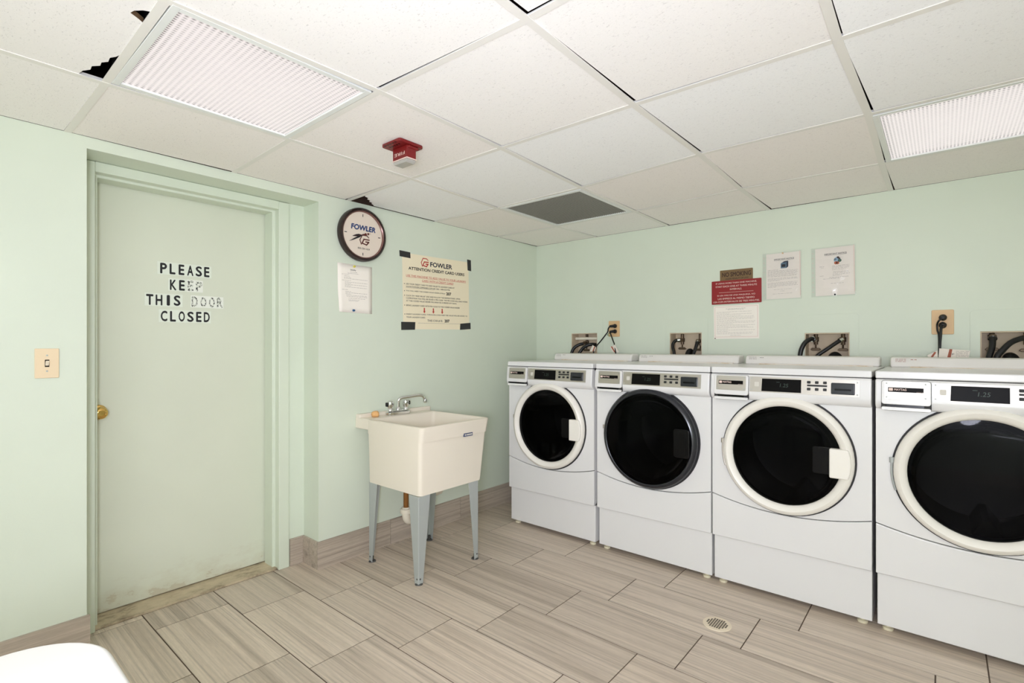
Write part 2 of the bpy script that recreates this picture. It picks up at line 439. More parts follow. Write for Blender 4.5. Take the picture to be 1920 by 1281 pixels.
bm = nb(); box(bm, -.40, XR+.1, YF-.1, .12, TOP, TOP+.05); struct('trim_1', bm, 'plenum', smooth=False)

# baseboards of the same stone tile
bm = nb(); lst = []
def bb(x0, x1, y0, y1):
    n0 = len(bm.faces); box(bm, x0, x1, y0, y1, 0, .150); lst.append((n0, (random.random(), random.random(), random.uniform(.2, .7))))
bb(0, .011, AL1-.011, -1.5); bb(0, .011, -1.497, -.9); bb(0, .011, -.897, -.3); bb(0, .011, -.297, -.011)
bb(-.163, -.001, AL1-.011, AL1-.0005); bb(-AD, -AD+.011, -2.052, AL1-.0115)
bb(0, .011, AL0-.6, AL0+.009); bb(0, .011, AL0-1.2, AL0-.603); bb(0, .011, YF, AL0-1.203)
o = struct('baseboard_left', bm, 'base_y', smooth=False); set_rnd(o, lst)
bm = nb(); lst = []
bb(.012, .6, -.011, 0); bb(.603, 1.2, -.011, 0); bb(1.203, 2.4, -.011, 0); bb(2.403, XR, -.011, 0)
o = struct('baseboard_back', bm, 'floor_tile', smooth=False); set_rnd(o, lst)

# ------------------------------------------------------------------ setting: door, frame, threshold
DX = -.30
J1, J0 = -2.115, -2.905                      # inner faces of the jambs
bm = nb()
def jamb(yi, s):
    # s = +1: jamb on the +y side
    poly = [(-AD+.011, yi+s*.057), (-AD+.011, yi), (-.197, yi), (-.197, yi-s*.016), (-.290, yi-s*.016), (-.290, yi), (-.345, yi), (-.345, yi+s*.057)]
    prism(bm, poly, 'z', 0, 2.016)
jamb(J1, 1); jamb(J0, -1)
HZ = 1.973
poly = [(-AD+.011, 2.017), (-AD+.011, HZ), (-.1975, HZ), (-.1975, HZ-.012), (-.2895, HZ-.012), (-.2895, HZ), (-.3445, HZ), (-.3445, 2.017)]
lo = [bm.verts.new((a, J0, b)) for a, b in poly]; hi = [bm.verts.new((a, J1, b)) for a, b in poly]
n = len(poly); bm.faces.new(lo); bm.faces.new(hi)
for i in range(n): bm.faces.new((lo[i], lo[(i+1) % n], hi[(i+1) % n], hi[i]))
struct('trim_2', bm, 'frame', smooth=False, bevel=.003, seg=2)
bm = nb(); box(bm, -.40, -.168, J0+.001, J1-.001, -.001, .010); struct('trim_3', bm, 'marble', smooth=False, bevel=.002)
bm = nb(); box(bm, -.345, -.301, J0+.004, J1-.004, .014, 1.966)
door = struct('door_1', bm, 'door', bevel=.002)
# knob with its rose
bm = nb(); ky, kz = -2.868, .926
lathe(bm, [(.0, .0), (.033, .0), (.034, .004), (.030, .010), (.020, .013), (.0, .013)], (DX-.001, ky, kz), 'x', 36)
rose = put('door_rose', bm, 'brass', door)
bm = nb()
lathe(bm, [(0, .010), (.012, .012), (.012, .026), (.020, .032), (.0265, .042), (.0275, .050), (.0255, .058), (.020, .063), (.013, .0645), (.0125, .0615), (0, .0615)], (DX, ky, kz), 'x', 36)
put('door_knob', bm, 'brass', door)
# peel-off letters on the door
LET = [('P', -2.614, 1.607), ('L', -2.576, 1.6075), ('E', -2.537, 1.608), ('A', -2.498, 1.608), ('S', -2.459, 1.6085), ('E', -2.422, 1.609),
       ('K', -2.573, 1.529), ('E', -2.535, 1.530), ('E', -2.497, 1.531), ('P', -2.458, 1.531),
       ('T', -2.671, 1.450), ('H', -2.633, 1.450), ('I', -2.594, 1.451), ('S', -2.556, 1.452),
       ('D', -2.478, 1.452), ('O', -2.438, 1.452), ('O', -2.398, 1.453), ('R', -2.360, 1.454),
       ('C', -2.612, 1.373), ('L', -2.574, 1.373), ('O', -2.536, 1.374), ('S', -2.497, 1.374), ('E', -2.459, 1.375), ('D', -2.422, 1.375)]
LW = {'I': .0085, 'L': .022, 'E': .022, 'T': .027}
def worn_ink():
    m, nt, b = newmat('flaked black letter')
    n = N(nt, 'ShaderNodeTexNoise', i_Scale=150., i_Detail=4., i_Roughness=.7); nt.links.new(coords(nt, (1, 1, 1)), n.inputs['Vector'])
    nt.links.new(ramp(nt, n.outputs[0], [(.47, lin((40, 40, 40))), (.53, lin((224, 228, 214)))]), b.inputs['Base Color']); return m
M['worn'] = worn_ink()
M['sticker'] = mat('pale letter backing', (224, 230, 216), .4)
M['sticker2'] = mat('white letter backing', (232, 234, 224), .5)
def on_door(bm):      # local wall frame -> door face
    for v in bm.verts: v.co = Vector((DX-v.co.y, v.co.x, v.co.z))
for words_, idx in (('backing', None),):
    bm = nb()
    for a0, a1, z, w in ((-2.640, -2.400, 1.608, 0), (-2.595, -2.515, 1.530, 0), (-2.692, -2.532, 1.451, 0), (-2.634, -2.402, 1.374, 0)):
        prism(bm, [(a0, z-.031), (a1, z-.030), (a1, z+.032), (a0, z+.031)], 'y', -.0006, 0)
    on_door(bm); put('letter_backing', bm, 'sticker', door, smooth=False)
    bm = nb()
    for a0, a1, z in ((-2.5145, -2.440, 1.531), (-2.496, -2.342, 1.453)):
        prism(bm, [(a0, z-.031), (a1, z-.030), (a1, z+.031), (a0, z+.031)], 'y', -.0006, 0)
    on_door(bm); put('letter_backing', bm, 'sticker2', door, smooth=False)
for k, (ch, y, z) in enumerate(LET):
    worn = 8 <= k <= 9 or 14 <= k <= 17
    bm = nb(); lettering(bm, ch, y, z, -.0007, w=LW.get(ch, .0255), h=.048, bold=.03)
    on_door(bm); o = put('letter', bm, 'worn' if worn else 'ink', door, smooth=False)
    if worn and k in (8, 14): o['label'] = 'flaked, half worn black letter'

# ------------------------------------------------------------------ setting: suspended ceiling
GX = [0, .5749, 1.1790, 1.7990, 2.4040, 3.0136, 3.6232, XR]
GY = [0, -.530, -1.157, -1.789, -2.404, -3.018, -3.628, -4.238, -4.848, YF]
NODE = {(i, j): (x, y) for i, x in enumerate(GX) for j, y in enumerate(GY)}
NODE.update({(2, 4): (1.202, -2.419), (1, 4): (.594, -2.421), (2, 3): (1.190, -1.800), (1, 3): (.584, -1.799), (3, 3): (1.797, -1.794), (3, 2): (1.806, -1.186),
             (3, 1): (1.794, -.549), (4, 3): (2.397, -1.780), (4, 2): (2.412, -1.179), (4, 1): (2.404, -.535), (3, 4): (1.802, -2.396), (2, 2): (1.157, -1.123),
             (1, 2): (.548, -1.110), (1, 1): (.552, -.485), (2, 1): (1.155, -.497), (1, 5): (.575, -3.015), (0, 4): (0, -2.406), (0, 3): (0, -1.787), (0, 2): (0, -1.125), (0, 1): (0, -.49), (2, 0): (1.150, 0)})
LIGHTS = {(1, 4): 0, (4, 1): 0, (4, 5): 1, (4, 7): 1}        # 0 in view, 1 added unseen behind the camera
VENT = (1, 1)
TINT = {'w': (250, 250, 249), 'n': (249, 246, 242), 'p': (248, 243, 238), 'g': (245, 241, 236)}
TT = {(0, 0): 'p', (0, 1): 'p', (0, 2): 'w', (0, 3): 'p', (0, 4): 'p', (0, 5): 'n', (0, 6): 'n', (1, 0): 'n', (1, 2): 'w', (1, 3): 'p', (1, 5): 'n', (2, 0): 'p', (2, 1): 'p', (2, 2): 'w',
      (2, 3): 'n', (2, 4): 'n', (3, 0): 'p', (3, 1): 'p', (3, 2): 'w', (3, 3): 'n', (3, 4): 'n', (4, 0): 'g', (4, 2): 'w', (4, 3): 'w', (2, 5): 'n'}
bm = nb(); tl = []
rg = random.Random(3)
def tile_poly(i, j, poly, broken=False):
    n0 = len(bm.faces); prism(bm, poly, 'z', H+.002, H+.016); tl.append((n0, len(bm.faces), TINT[TT.get((i, j), 'n')]))
    if broken: tl.append((n0+2, len(bm.faces), (122, 98, 72)))
for i in range(7):
    for j in range(9):
        if (i, j) in LIGHTS or (i, j) == VENT: continue
        P = [Vector(NODE[k]) for k in ((i, j), (i+1, j), (i+1, j+1), (i, j+1))]      # clockwise from the far left
        gp = lambda: .0105+rg.choice((0, 0, 0, .001, .0025))                         # tiles lie a little askew in the grid,
        gc = lambda: .0105+rg.choice((.001, .005, .008, .010))                       # gapping most at one corner
        fa, fb = (rg.choice((.003, .008, .011)), .001) if j == 0 else (gc(), gp())
        la, lb = (rg.choice((.003, .008, .011)), .001) if i == 0 else (gc(), gp())
        ra, rb, na, nb_ = gp(), gp(), gp(), gp()
        if (i, j) == (1, 5): fa = fb = .0105; la = lb = .0105
        if (i, j) == (0, 5): fa, fb, la, lb = .012, .010, .002, .001
        if (i, j) == (0, 2): la = lb = .011
        x0a, x0b = P[0].x+la, P[3].x+lb; x1a, x1b = P[1].x-ra, P[2].x-rb
        ya0, ya1 = P[0].y-fa, P[1].y-fb; yb0, yb1 = P[3].y+na, P[2].y+nb_
        poly = [(x0b, yb0), (x1b, yb1), (x1a, ya1), (x0a, ya0)]
        if (i, j) == (0, 2):     # broken corner above the clock
            poly = [(.155, yb0), (x1b, yb1), (x1a, ya1), (x0a, ya0), (x0a, -1.62), (.030, -1.638), (.040, -1.655), (.062, -1.668), (.066, -1.690), (.092, -1.700), (.100, -1.725), (.128, -1.738), (.136, -1.765)]
        if (i, j) == (1, 5):     # crumbled edge beside the troffer, on its near side
            e = ya0
            poly = [(x0b, yb0), (x1b, yb1), (x1a, ya1), (1.098, ya1), (1.090, e-.016), (1.072, e-.030), (1.055, e-.034), (1.042, e-.014), (1.030, e), (.81, e), (.785, e-.006), (.765, e-.016), (.735, e-.014), (.715, e-.026), (.690, e-.024), (.668, e-.040), (.640, e-.038), (.615, e-.052), (x0a, e-.056)]
        tile_poly(i, j, poly, (i, j) in ((0, 2), (1, 5)))
ce = struct('ceiling', bm, 'ctile', smooth=False)
a = ce.data.attributes.new('tint', 'FLOAT_COLOR', 'FACE'); vals = [G(.8)]*len(ce.data.polygons)
for n0, n1, c in tl:
    for q in range(n0, n1): vals[q] = lin(c)
a.data.foreach_set('color', [c for v in vals for c in v])
# exposed T bars between the nodes
bm = nb()
def bar(a, b, w=.012, dz=0.):
    a, b = Vector(a), Vector(b); d = (b-a).normalized(); nrm = Vector((-d.y, d.x))*w
    poly = [tuple(a-nrm), tuple(b-nrm), tuple(b+nrm), tuple(a+nrm)]
    prism(bm, poly, 'z', H-.0005-dz, H+.0015)
    n2 = nrm*.06; prism(bm, [tuple(a-n2), tuple(b-n2), tuple(b+n2), tuple(a+n2)], 'z', H+.0015, H+.014)
for i in range(1, 7):
    for j in range(9): bar(NODE[(i, j)], NODE[(i, j+1)], .012, .0008)
for j in range(1, 9):
    for i in range(7): bar(NODE[(i, j)], NODE[(i+1, j)], .0115)
struct('trim_4', bm, 'tbar', smooth=False)

# troffers
def troffer(cell, far):
    i, j = cell; P = [Vector(NODE[k]) for k in ((i, j), (i+1, j), (i+1, j+1), (i, j+1))]
    cx, cy = sum(p.x for p in P)/4, sum(p.y for p in P)/4
    lab = {(1, 4): 'square ceiling light with prismatic lens near the door', (4, 1): 'square ceiling light with prismatic lens above the washers at right'}.get(cell, 'added square ceiling light behind the viewpoint, unseen, brightening the room')
    t = thing('ceiling_light', lab, 'ceiling light', (cx, cy, H), 0, 'square recessed ceiling lights')
    hx, hy = (P[1].x+P[2].x-P[0].x-P[3].x)/4-.013, (P[0].y+P[1].y-P[2].y-P[3].y)/4-.013
    fw = .020
    bm = nb()
    for a, b, c, d in ((-hx, hx, -hy, -hy+fw), (-hx, hx, hy-fw, hy), (-hx, -hx+fw, -hy+fw, hy-fw), (hx-fw, hx, -hy+fw, hy-fw)): box(bm, a, b, c, d, -.002, .006)
    put('frame', bm, 'trof', t, bevel=.0015)
    bm = nb(); box(bm, -hx+fw+.001, hx-fw-.001, -hy+fw+.001, hy-fw-.001, .004, .007)
    put('lens', bm, 'lens_fill' if far else 'lens', t, smooth=False)
    bm = nb(); box(bm, -hx, hx, -hy, hy, .09, .10); box(bm, -hx, -hx+.004, -hy, hy, .008, .09); box(bm, hx-.004, hx, -hy, hy, .008, .09); box(bm, -hx, hx, -hy, -hy+.004, .008, .09); box(bm, -hx, hx, hy-.004, hy, .008, .09)
    put('housing', bm, 'duct', t, smooth=False)
for c_, f_ in LIGHTS.items(): troffer(c_, f_)

# return air grille
P = [Vector(NODE[k]) for k in ((1, 1), (2, 1), (2, 2), (1, 2))]
cx, cy = sum(p.x for p in P)/4, sum(p.y for p in P)/4
t = thing('return_air_vent', 'dark square eggcrate air vent set in the ceiling near the corner', 'vent', (cx, cy, H))
hx, hy, fw = .288, .298, .024
bm = nb()
for a, b, c, d in ((-hx, hx, -hy, -hy+fw), (-hx, hx, hy-fw, hy), (-hx, -hx+fw, -hy+fw, hy-fw), (hx-fw, hx, -hy+fw, hy-fw)): box(bm, a, b, c, d, -.003, .006)
put('frame', bm, 'trof', t, bevel=.0015)
bm = nb(); ix, iy = hx-fw, hy-fw; n = 40
for k in range(1, n):
    q = -ix+2*ix*k/n; box(bm, q-.0006, q+.0006, -iy, iy, 0, .013)
    q = -iy+2*iy*k/n; box(bm, -ix, ix, q-.0006, q+.0006, .0003, .0127)
put('grille', bm, 'grille', t, smooth=False)
bm = nb(); box(bm, -hx, hx, -hy, hy, .20, .21); box(bm, -hx, -hx+.004, -hy, hy, .007, .2); box(bm, hx-.004, hx, -hy, hy, .007, .2); box(bm, -hx, hx, -hy, -hy+.004, .007, .2); box(bm, -hx, hx, hy-.004, hy, .007, .2)
put('duct', bm, 'duct', t, smooth=False)

# fire alarm strobe hanging from the tile
t = thing('fire_alarm', 'red fire alarm strobe on the ceiling near the clock', 'fire alarm', (.893, -2.088, H))
bm = nb(); prism(bm, rrect(-.062, .062, -.062, .062, .012, 4), 'z', -.012, .001); put('base_plate', bm, 'red', t, bevel=.003)
bm = nb(); prism(bm, [(-.043, -.018), (.052, -.018), (.052, .030), (-.043, .030)], 'z', -.062, -.012)
prism(bm, [(-.050, -.012), (.056, -.012), (.056, .040), (-.050, .040)], 'z', -.024, -.012); put('body', bm, 'red', t, bevel=.003)
bm = nb()
for k in range(5): lathe(bm, [(.0055, 0), (0, 0)], (-.034+.017*k, -.0625, -.0125), 'z', 10)
for k in range(5): lathe(bm, [(.005, 0), (0, 0)], (-.030+.015*k, -.040, -.0126), 'z', 12)
put('sounder_holes', bm, 'blackgloss', t)
bm = nb(); lettering(bm, 'FIRE', .004, -.042, -.0183, w=.068, h=.013, flip=True); put('lettering', bm, 'white', t, smooth=False)
bm = nb(); box(bm, -.044, .053, -.019, .031, -.066, -.0622); put('reflector_rim', bm, 'white', t, bevel=.001)
bm = nb(); prism(bm, [(-.042, -.066), (.051, -.066), (.051, -.074), (.042, -.081), (-.033, -.081), (-.042, -.074)], 'y', -.017, .029); put('strobe_lens', bm, 'strobe', t, bevel=.003)

# ------------------------------------------------------------------ washing machines
WY = -.733
WH = .339
def seam(x): return .469-.047*(1-(x/WH)**2)
def disc_hole(): return ngon(0, .709, .272, 64)
def make_washer(label, cx, dy, variant):
    t = thing('washing_machine', label, 'washing machine', (cx, WY+dy, 0), 0, 'front loading washers along the wall')
    # cabinet shell behind the front
    bm = nb()
    w = WH-.0012
    box(bm, -w, -w+.01, .012, .60, .252, 1.085); box(bm, w-.01, w, .012, .60, .252, 1.085); box(bm, -w, w, .59, .60, .252, 1.085)
    box(bm, -w, w, .012, .60, .252, .262); box(bm, -w, w, .012, .60, 1.075, 1.085)
    put('cabinet', bm, 'enamel', t, smooth=False)
    # plinth and feet
    bm = nb(); box(bm, -WH+.004, WH-.001, .016, .60, .026, .2505); put('plinth', bm, 'enamel', t, bevel=.004)
    for sx in (-.300, .300):
        for yy in (.052, .55):
            bm = nb(); lathe(bm, [(0, 0), (.019, 0), (.020, .003), (.020, .010), (.010, .013), (.010, .028), (0, .028)], (sx, yy, 0), 'z', 20); put('foot', bm, 'foot', t)
    # lower service panel, curved top seam
    xs = [-WH+2*WH*k/24 for k in range(25)]
    bm = nb(); prism(bm, [(-WH, .2515)]+[(WH, .2515)]+[(x, seam(x)-.0025) for x in reversed(xs)], 'y', -.004, .022)
    put('lower_panel', bm, 'enamel', t, bevel=.005, seg=3)
    bm = nb(); prism(bm, [(-WH+.003, .262)]+[(WH-.003, .262)]+[(x, seam(x)+.008) for x in (WH-.003, .2, .1, 0, -.1, -.2, -WH+.003)], 'y', .005, .010)
    put('seam_gasket', bm, 'seam', t, smooth=False)
    # main front with the round opening
    bm = nb(); plate_hole(bm, [(x, seam(x)+.001) for x in xs]+[(WH, .974), (-WH, .974)], disc_hole(), .004)
    put('front_panel', bm, 'enamel', t, solid=.012, bevel=.004, seg=3)
    # drum behind the glass
    bm = nb(); lathe(bm, [(.268, .012), (.245, .05), (.245, .08), (.255, .10), (.255, .42), (.10, .44), (0, .44)], (0, 0, .709), 'y', 48)
    drum = put('drum', bm, 'steel', t)
    for k in range(3):
        a = .6+2*PI*k/3
        bm = nb(); c, s_ = math.cos(a), math.sin(a)
        vs = [(.252, -.05), (.19, -.012), (.19, .012), (.252, .05)]
        lo = [bm.verts.new((p*c-q*s_, .11, .709+p*s_+q*c)) for p, q in vs]; hi = [bm.verts.new((p*c-q*s_, .41, .709+p*s_+q*c)) for p, q in vs]
        bm.faces.new(lo); bm.faces.new(hi)
        for i in range(4): bm.faces.new((lo[i], lo[(i+1) % 4], hi[(i+1) % 4], hi[i]))
        put('drum_paddle', bm, 'steel', drum, smooth=False)
    # door
    C_ = (0, 0, .709)
    bm = nb()
    if variant == 'dark':
        lathe(bm, [(.276, .0), (.279, -.010), (.277, -.030), (.268, -.041), (.256, -.045), (.252, -.043), (.252, -.008), (.262, 0)], C_, 'y', 72, close=True)
        door_ = put('door', bm, 'char', t)
    else:
        lathe(bm, [(.276, .0), (.2785, -.012), (.277, -.026), (.270, -.037), (.258, -.042), (.243, -.036), (.233, -.026), (.2315, -.020), (.2315, .0), (.262, .002)], C_, 'y', 72, close=True)
        door_ = put('door', bm, 'cream', t)
    bm = nb(); lathe(bm, [(.2855, -.0022), (.2855, -.0050), (.270, -.0050), (.270, -.0022)], C_, 'y', 72, close=True); put('door_gap_shade', bm, 'seam', door_)  # shadow line at the door rim, laid in as a dark ring
    gr = .2515 if variant == 'dark' else .2312
    gy = -.040 if variant == 'dark' else -.021
    bm = nb(); lathe(bm, [(gr, gy), (gr*.85, gy-.003), (gr*.5, gy-.006), (0, gy-.007)], C_, 'y', 72); put('door_glass', bm, 'glass_dark', door_)
    # inner glass bowl
    bm = nb(); lathe(bm, [(gr-.012, gy+.012), (gr-.035, .05), (gr-.075, .10), (.06, .12), (0, .123)], C_, 'y', 48); put('glass_bowl', bm, 'glass', door_)
    # hand grip at the right of the door
    if variant == 'dark':
        bm = nb(); prism(bm, rrect(.158, .246, .632, .786, .014, 4), 'y', -.056, -.036); h_ = put('handle', bm, 'blackgloss', door_, bevel=.006, seg=3)
        bm = nb(); prism(bm, rrect(.186, .226, .646, .772, .012, 4), 'y', -.058, -.055); put('grip_pad', bm, 'blackgloss', h_, bevel=.001)
    else:
        bm = nb(); prism(bm, rrect(.117, .196, .648, .772, .012, 4), 'y', -.030, -.018); put('grip_pocket', bm, 'blackgloss', door_, bevel=.004)
        bm = nb(); prism(bm, [(.186, .640), (.2585, .640), (.266, .67), (.2685, .705), (.266, .74), (.2585, .770), (.186, .770)], 'y', -.050, -.018)
        put('handle', bm, 'cream', door_, bevel=.006, seg=3)
    bm = nb()
    pts = [(-.284*math.cos(a), -.284*math.sin(a)) for a in [math.radians(q) for q in range(-18, 12, 3)]]
    tube(bm, [(x, -.010, .709-z) for x, z in pts], .0045, 8, 1)
    lathe(bm, [(0, -.014), (.009, -.014), (.009, .008), (0, .008)], (pts[-1][0]-.002, -.012, .709-pts[-1][1]-.004), 'z', 12)
    put('hinge', bm, 'silver' if variant != 'white2' else 'galv', door_)
    # control panel
    prof = [(.010, .958), (-.010, .960), (-.022, .968), (-.031, .984), (-.032, .998), (-.024, 1.081), (-.018, 1.0855), (.010, 1.0855)]
    bm = nb(); lo = [bm.verts.new((-WH, a, b)) for a, b in prof]; hi = [bm.verts.new((WH, a, b)) for a, b in prof]
    bm.faces.new(lo); bm.faces.new(hi); n = len(prof)
    for i in range(n): bm.faces.new((lo[i], lo[(i+1) % n], hi[(i+1) % n], hi[i]))
    cp = put('control_panel', bm, 'enamel', t, bevel=.006, seg=3)
    sl = (.024-.032)/(1.081-.998)                    # slope of the face
    fy = lambda z: -.032+.008*(z-.998)/.083
    def on_face(bm_):                                 # lay flat work (y = 0 plane) on the sloping face
        for v in bm_.verts: v.co.y += fy(v.co.z)
    bm = nb(); prism(bm, [(-.150, 1.004), (.297, 1.003), (.297, 1.076), (-.150, 1.077)], 'y', -.0015, .001); on_face(bm); tp = put('trim_plate', bm, 'silver', cp, smooth=False)
    bm = nb(); prism(bm, [(-.096, 1.009), (.073, 1.009), (.073, 1.069), (-.094, 1.069)], 'y', -.003, 0); on_face(bm); dsp = put('display', bm, 'lcd', cp, smooth=False)
    bm = nb(); lettering(bm, '1.25', .002, 1.040, -.0032, w=.036, h=.017, shear=.15); lettering(bm, '—', -.024, 1.054, -.0032, w=.014, h=.002); on_face(bm); put('display_digits', bm, 'digit', cp, smooth=False)
    for r_, zz in enumerate((1.060, 1.029)):
        for c_ in range(3):
            bm = nb(); xx = .104+.0318*c_; prism(bm, rrect(xx-.007, xx+.007, zz-.006, zz+.006, .002, 2), 'y', -.006, 0); on_face(bm); put('button', bm, 'black', cp, bevel=.0008)
    bm = nb(); prism(bm, rrect(.097, .176, 1.0415, 1.0495, .001, 2), 'y', -.0025, 0); on_face(bm); put('button_legend', bm, 'black', cp, smooth=False)
    bm = nb(); prism(bm, rrect(.192, .281, 1.012, 1.062, .004, 3), 'y', -.012, 0); on_face(bm); cs = put('card_reader', bm, 'char', cp, bevel=.003)
    bm = nb(); prism(bm, rrect(.206, .268, 1.029, 1.037, .002, 2), 'y', -.0125, -.010); on_face(bm); put('card_slot', bm, 'blackgloss', cs, smooth=False)
    for sx, zz in ((-.141, 1.069), (-.141, 1.013), (.289, 1.066), (.289, 1.013)):
        bm = nb(); lathe(bm, [(0, -.0035), (.003, -.003), (.0036, 0)], (sx, 0, zz), 'y', 12); on_face(bm); put('screw', bm, 'galv', cp)
    bm = nb(); prism(bm, rrect(-.128, -.108, 1.030, 1.052, .003, 2), 'y', -.0018, 0); on_face(bm); put('card_pictogram', bm, 'labelg', cp, smooth=False)
    # detergent drawer
    bm = nb(); prism(bm, rrect(-.318, -.153, .957, 1.0825, .012, 4), 'y', -.0002, .006); on_face(bm); put('drawer_seam', bm, 'seam', cp, smooth=False)
    bm = nb(); prism(bm, rrect(-.3165, -.1545, .983, 1.0815, .010, 4), 'y', -.012, .004); on_face(bm); dw = put('detergent_drawer', bm, 'enamel', cp, bevel=.003)
    bm = nb(); prism(bm, rrect(-.3165, -.1545, .9585, .9725, .006, 4), 'y', -.010, .004); on_face(bm); put('drawer_lip', bm, 'enamel', cp, bevel=.002)
    bm = nb(); prism(bm, rrect(-.300, -.176, .972, .984, .003, 2), 'y', -.004, .004); on_face(bm); put('drawer_slot', bm, 'blackgloss', cp, smooth=False)
    bm = nb(); prism(bm, rrect(-.306, -.165, 1.006, 1.077, .003, 2), 'y', -.0132, -.011); on_face(bm); put('label_plate', bm, 'silver', dw, smooth=False)
    bm = nb(); prism(bm, rrect(-.294, -.178, 1.035, 1.054, .001, 2), 'y', -.0138, -.012, 0); on_face(bm); put('name_band', bm, 'lcd', dw, smooth=False)
    bm = nb(); lettering(bm, 'MAYTAG', -.253, 1.0455, -.0139, w=.040, h=.0085, bold=.02); on_face(bm); put('lettering', bm, 'white', dw, smooth=False)
    bm = nb(); prism(bm, rrect(-.2915, -.2775, 1.0395, 1.051, .002, 2), 'y', -.0142, -.0137); on_face(bm); put('logo_mark', bm, 'white', dw, smooth=False)
    bm = nb(); lettering(bm, 'commercial', -.190, 1.0375, -.0139, w=.022, h=.0025); on_face(bm); put('small_lettering', bm, 'white', dw, smooth=False)
    for sx in (-.299, -.172):
        for zz in (1.070, 1.013):
            bm = nb(); lathe(bm, [(0, -.016), (.003, -.0155), (.0034, -.013)], (sx, 0, zz), 'y', 10); on_face(bm); put('screw', bm, 'galv', dw)
    bm = nb(); words(bm, -.285, -.188, 1.068, .0016, -.0134); on_face(bm); put('fine_print', bm, 'galv', dw, smooth=False)
    # lid and raised rear ledge
    bm = nb(); box(bm, -WH-.0004, WH+.0004, -.018, .60, 1.0885, 1.120); lid = put('top_lid', bm, 'enamel', t, bevel=.0055, seg=3)
    bm = nb(); box(bm, -WH+.002, WH-.002, -.012, .60, 1.0850, 1.0890); put('lid_seam', bm, 'seam', t, smooth=False)
    bm = nb(); prof = [(.505, 1.119), (.512, 1.150), (.522, 1.165), (.538, 1.170), (.625, 1.170), (.625, 1.119)]
    lo = [bm.verts.new((-WH+.018, a, b)) for a, b in prof]; hi = [bm.verts.new((WH-.012, a, b)) for a, b in prof]
    bm.faces.new(lo); bm.faces.new(hi); n = len(prof)
    for i in range(n): bm.faces.new((lo[i], lo[(i+1) % n], hi[(i+1) % n], hi[i]))
    lg = put('rear_ledge', bm, 'enamel2', t, bevel=.010, seg=4)
    bm = nb(); box(bm, -.24, .30, .488, .5046, 1.1195, 1.1245); put('worn_edge', bm, 'scrape', lid, smooth=False)
    bm = nb()
    for q in range(3): words(bm, -.300, -.258, 1.160-.006*q, .0026, .5135-.0015*(2-q)-.0035)
    words(bm, -.240, -.216, 1.158, .004, .5085); put('rating_label', bm, 'inkg' if variant != 'white2' else 'tagr', lg, smooth=False)
    return t
G_W = [('white front loading washer nearest the room corner, leftmost of the row', .662, .000, 'white'),
       ('white front loading washer with an all dark glass door', 1.361, .000, 'dark'),
       ('white front loading washer with white door ring, between the dark doored one and the rightmost', 2.046, .0, 'white'),
       ('white front loading washer at the right edge of the picture, door partly cut off', 2.737, -.002, 'white2')]
for a in G_W: make_washer(*a)

# ------------------------------------------------------------------ supply boxes in the back wall
box_names = ['recessed supply box behind the washer nearest the corner', 'recessed supply box behind the washer with the dark glass door',
             'recessed supply box below the sleeved notices', 'recessed supply box at the right edge of the picture']
PL = [(.318, .640, 1.434), (1.130, 1.430, 1.418), (1.953, 2.262, 1.409), (2.722, 3.03, 1.405)]
for k, (a, b, zt) in enumerate(HOLES):
    t = thing('supply_box', box_names[k], 'supply box', (a, 0, 1.08), 0, 'recessed washer supply boxes')
    w, h = b-a, zt-1.08
    bm = nb()
    box(bm, .0005, w-.0005, .095, .10, .0006, h-.0005); box(bm, .0005, .005, .0005, .095, .0006, h-.0005); box(bm, w-.005, w-.0005, .0005, .095, .0006, h-.0005); box(bm, .005, w-.005, .0005, .095, h-.006, h-.0005)
    put('liner', bm, 'wood', t, smooth=False)
    p0, p1, pt = PL[k]
    bm = nb(); o_ = rrect(p0-a, p1-a, -.03, pt-1.08, .02, 4)
    plate_hole(bm, o_, [(.0, .001), (w, .001), (w, h), (0, h)], -.0012)
    # the cut-out must stay inside the painted plate
    put('face_plate', bm, 'wall', t, solid=.0022, bevel=.0008)
    if k == 0:
        bm = nb(); box(bm, .012, w-.008, .03, .092, h-.052, h-.030); put('shelf_pipe', bm, 'pvc', t, bevel=.006)
    vx = {0: [(.10, h-.075)], 1: [(.062, h-.050), (.188, h-.058)], 2: [(.046, h-.038), (.183, h-.040)], 3: [(.046, h-.03), (.168, h-.035)]}[k]
    for x_, z_ in vx:
        bm = nb()
        tube(bm, [(x_, .07, h-.007), (x_, .07, z_-.03)], .011, 10, 1); lathe(bm, [(0, .028), (.013, .028), (.013, .05), (.011, .075), (0, .075)], (x_, 0, z_), 'y', 12)
        lathe(bm, [(.016, -.012), (.016, .014)], (x_, .07, z_), 'z', 12)
        v_ = put('valve', bm, 'bronze', t)
        bm = nb(); tube(bm, [(x_, .07, z_-.03), (x_, .065, z_-.05)], .005, 8, 1); prism(bm, [(x_-.027, z_-.060), (x_-.018, z_-.050), (x_+.018, z_-.050), (x_+.027, z_-.060), (x_+.018, z_-.066), (x_-.018, z_-.066)], 'y', .055, .075)
        put('valve_handle', bm, 'bronze', v_, bevel=.003)
def hose(label, pts, r=.0115, collar=True, group='washer hoses'):
    t = thing('water_hose', label, 'hose', pts[0], 0, group)
    p0 = Vector(pts[0]); L = [tuple(Vector(p)-p0) for p in pts]
    bm = nb(); tube(bm, L, r, 12, 6); put('hose', bm, 'hose', t)
    if collar:
        d = (Vector(L[1])-Vector(L[0])).normalized(); bm = nb()
        tube(bm, [tuple(d*-.004), tuple(d*.014)], r*1.35, 14, 1); put('coupling', bm, 'chrome', t)
ZB = .95
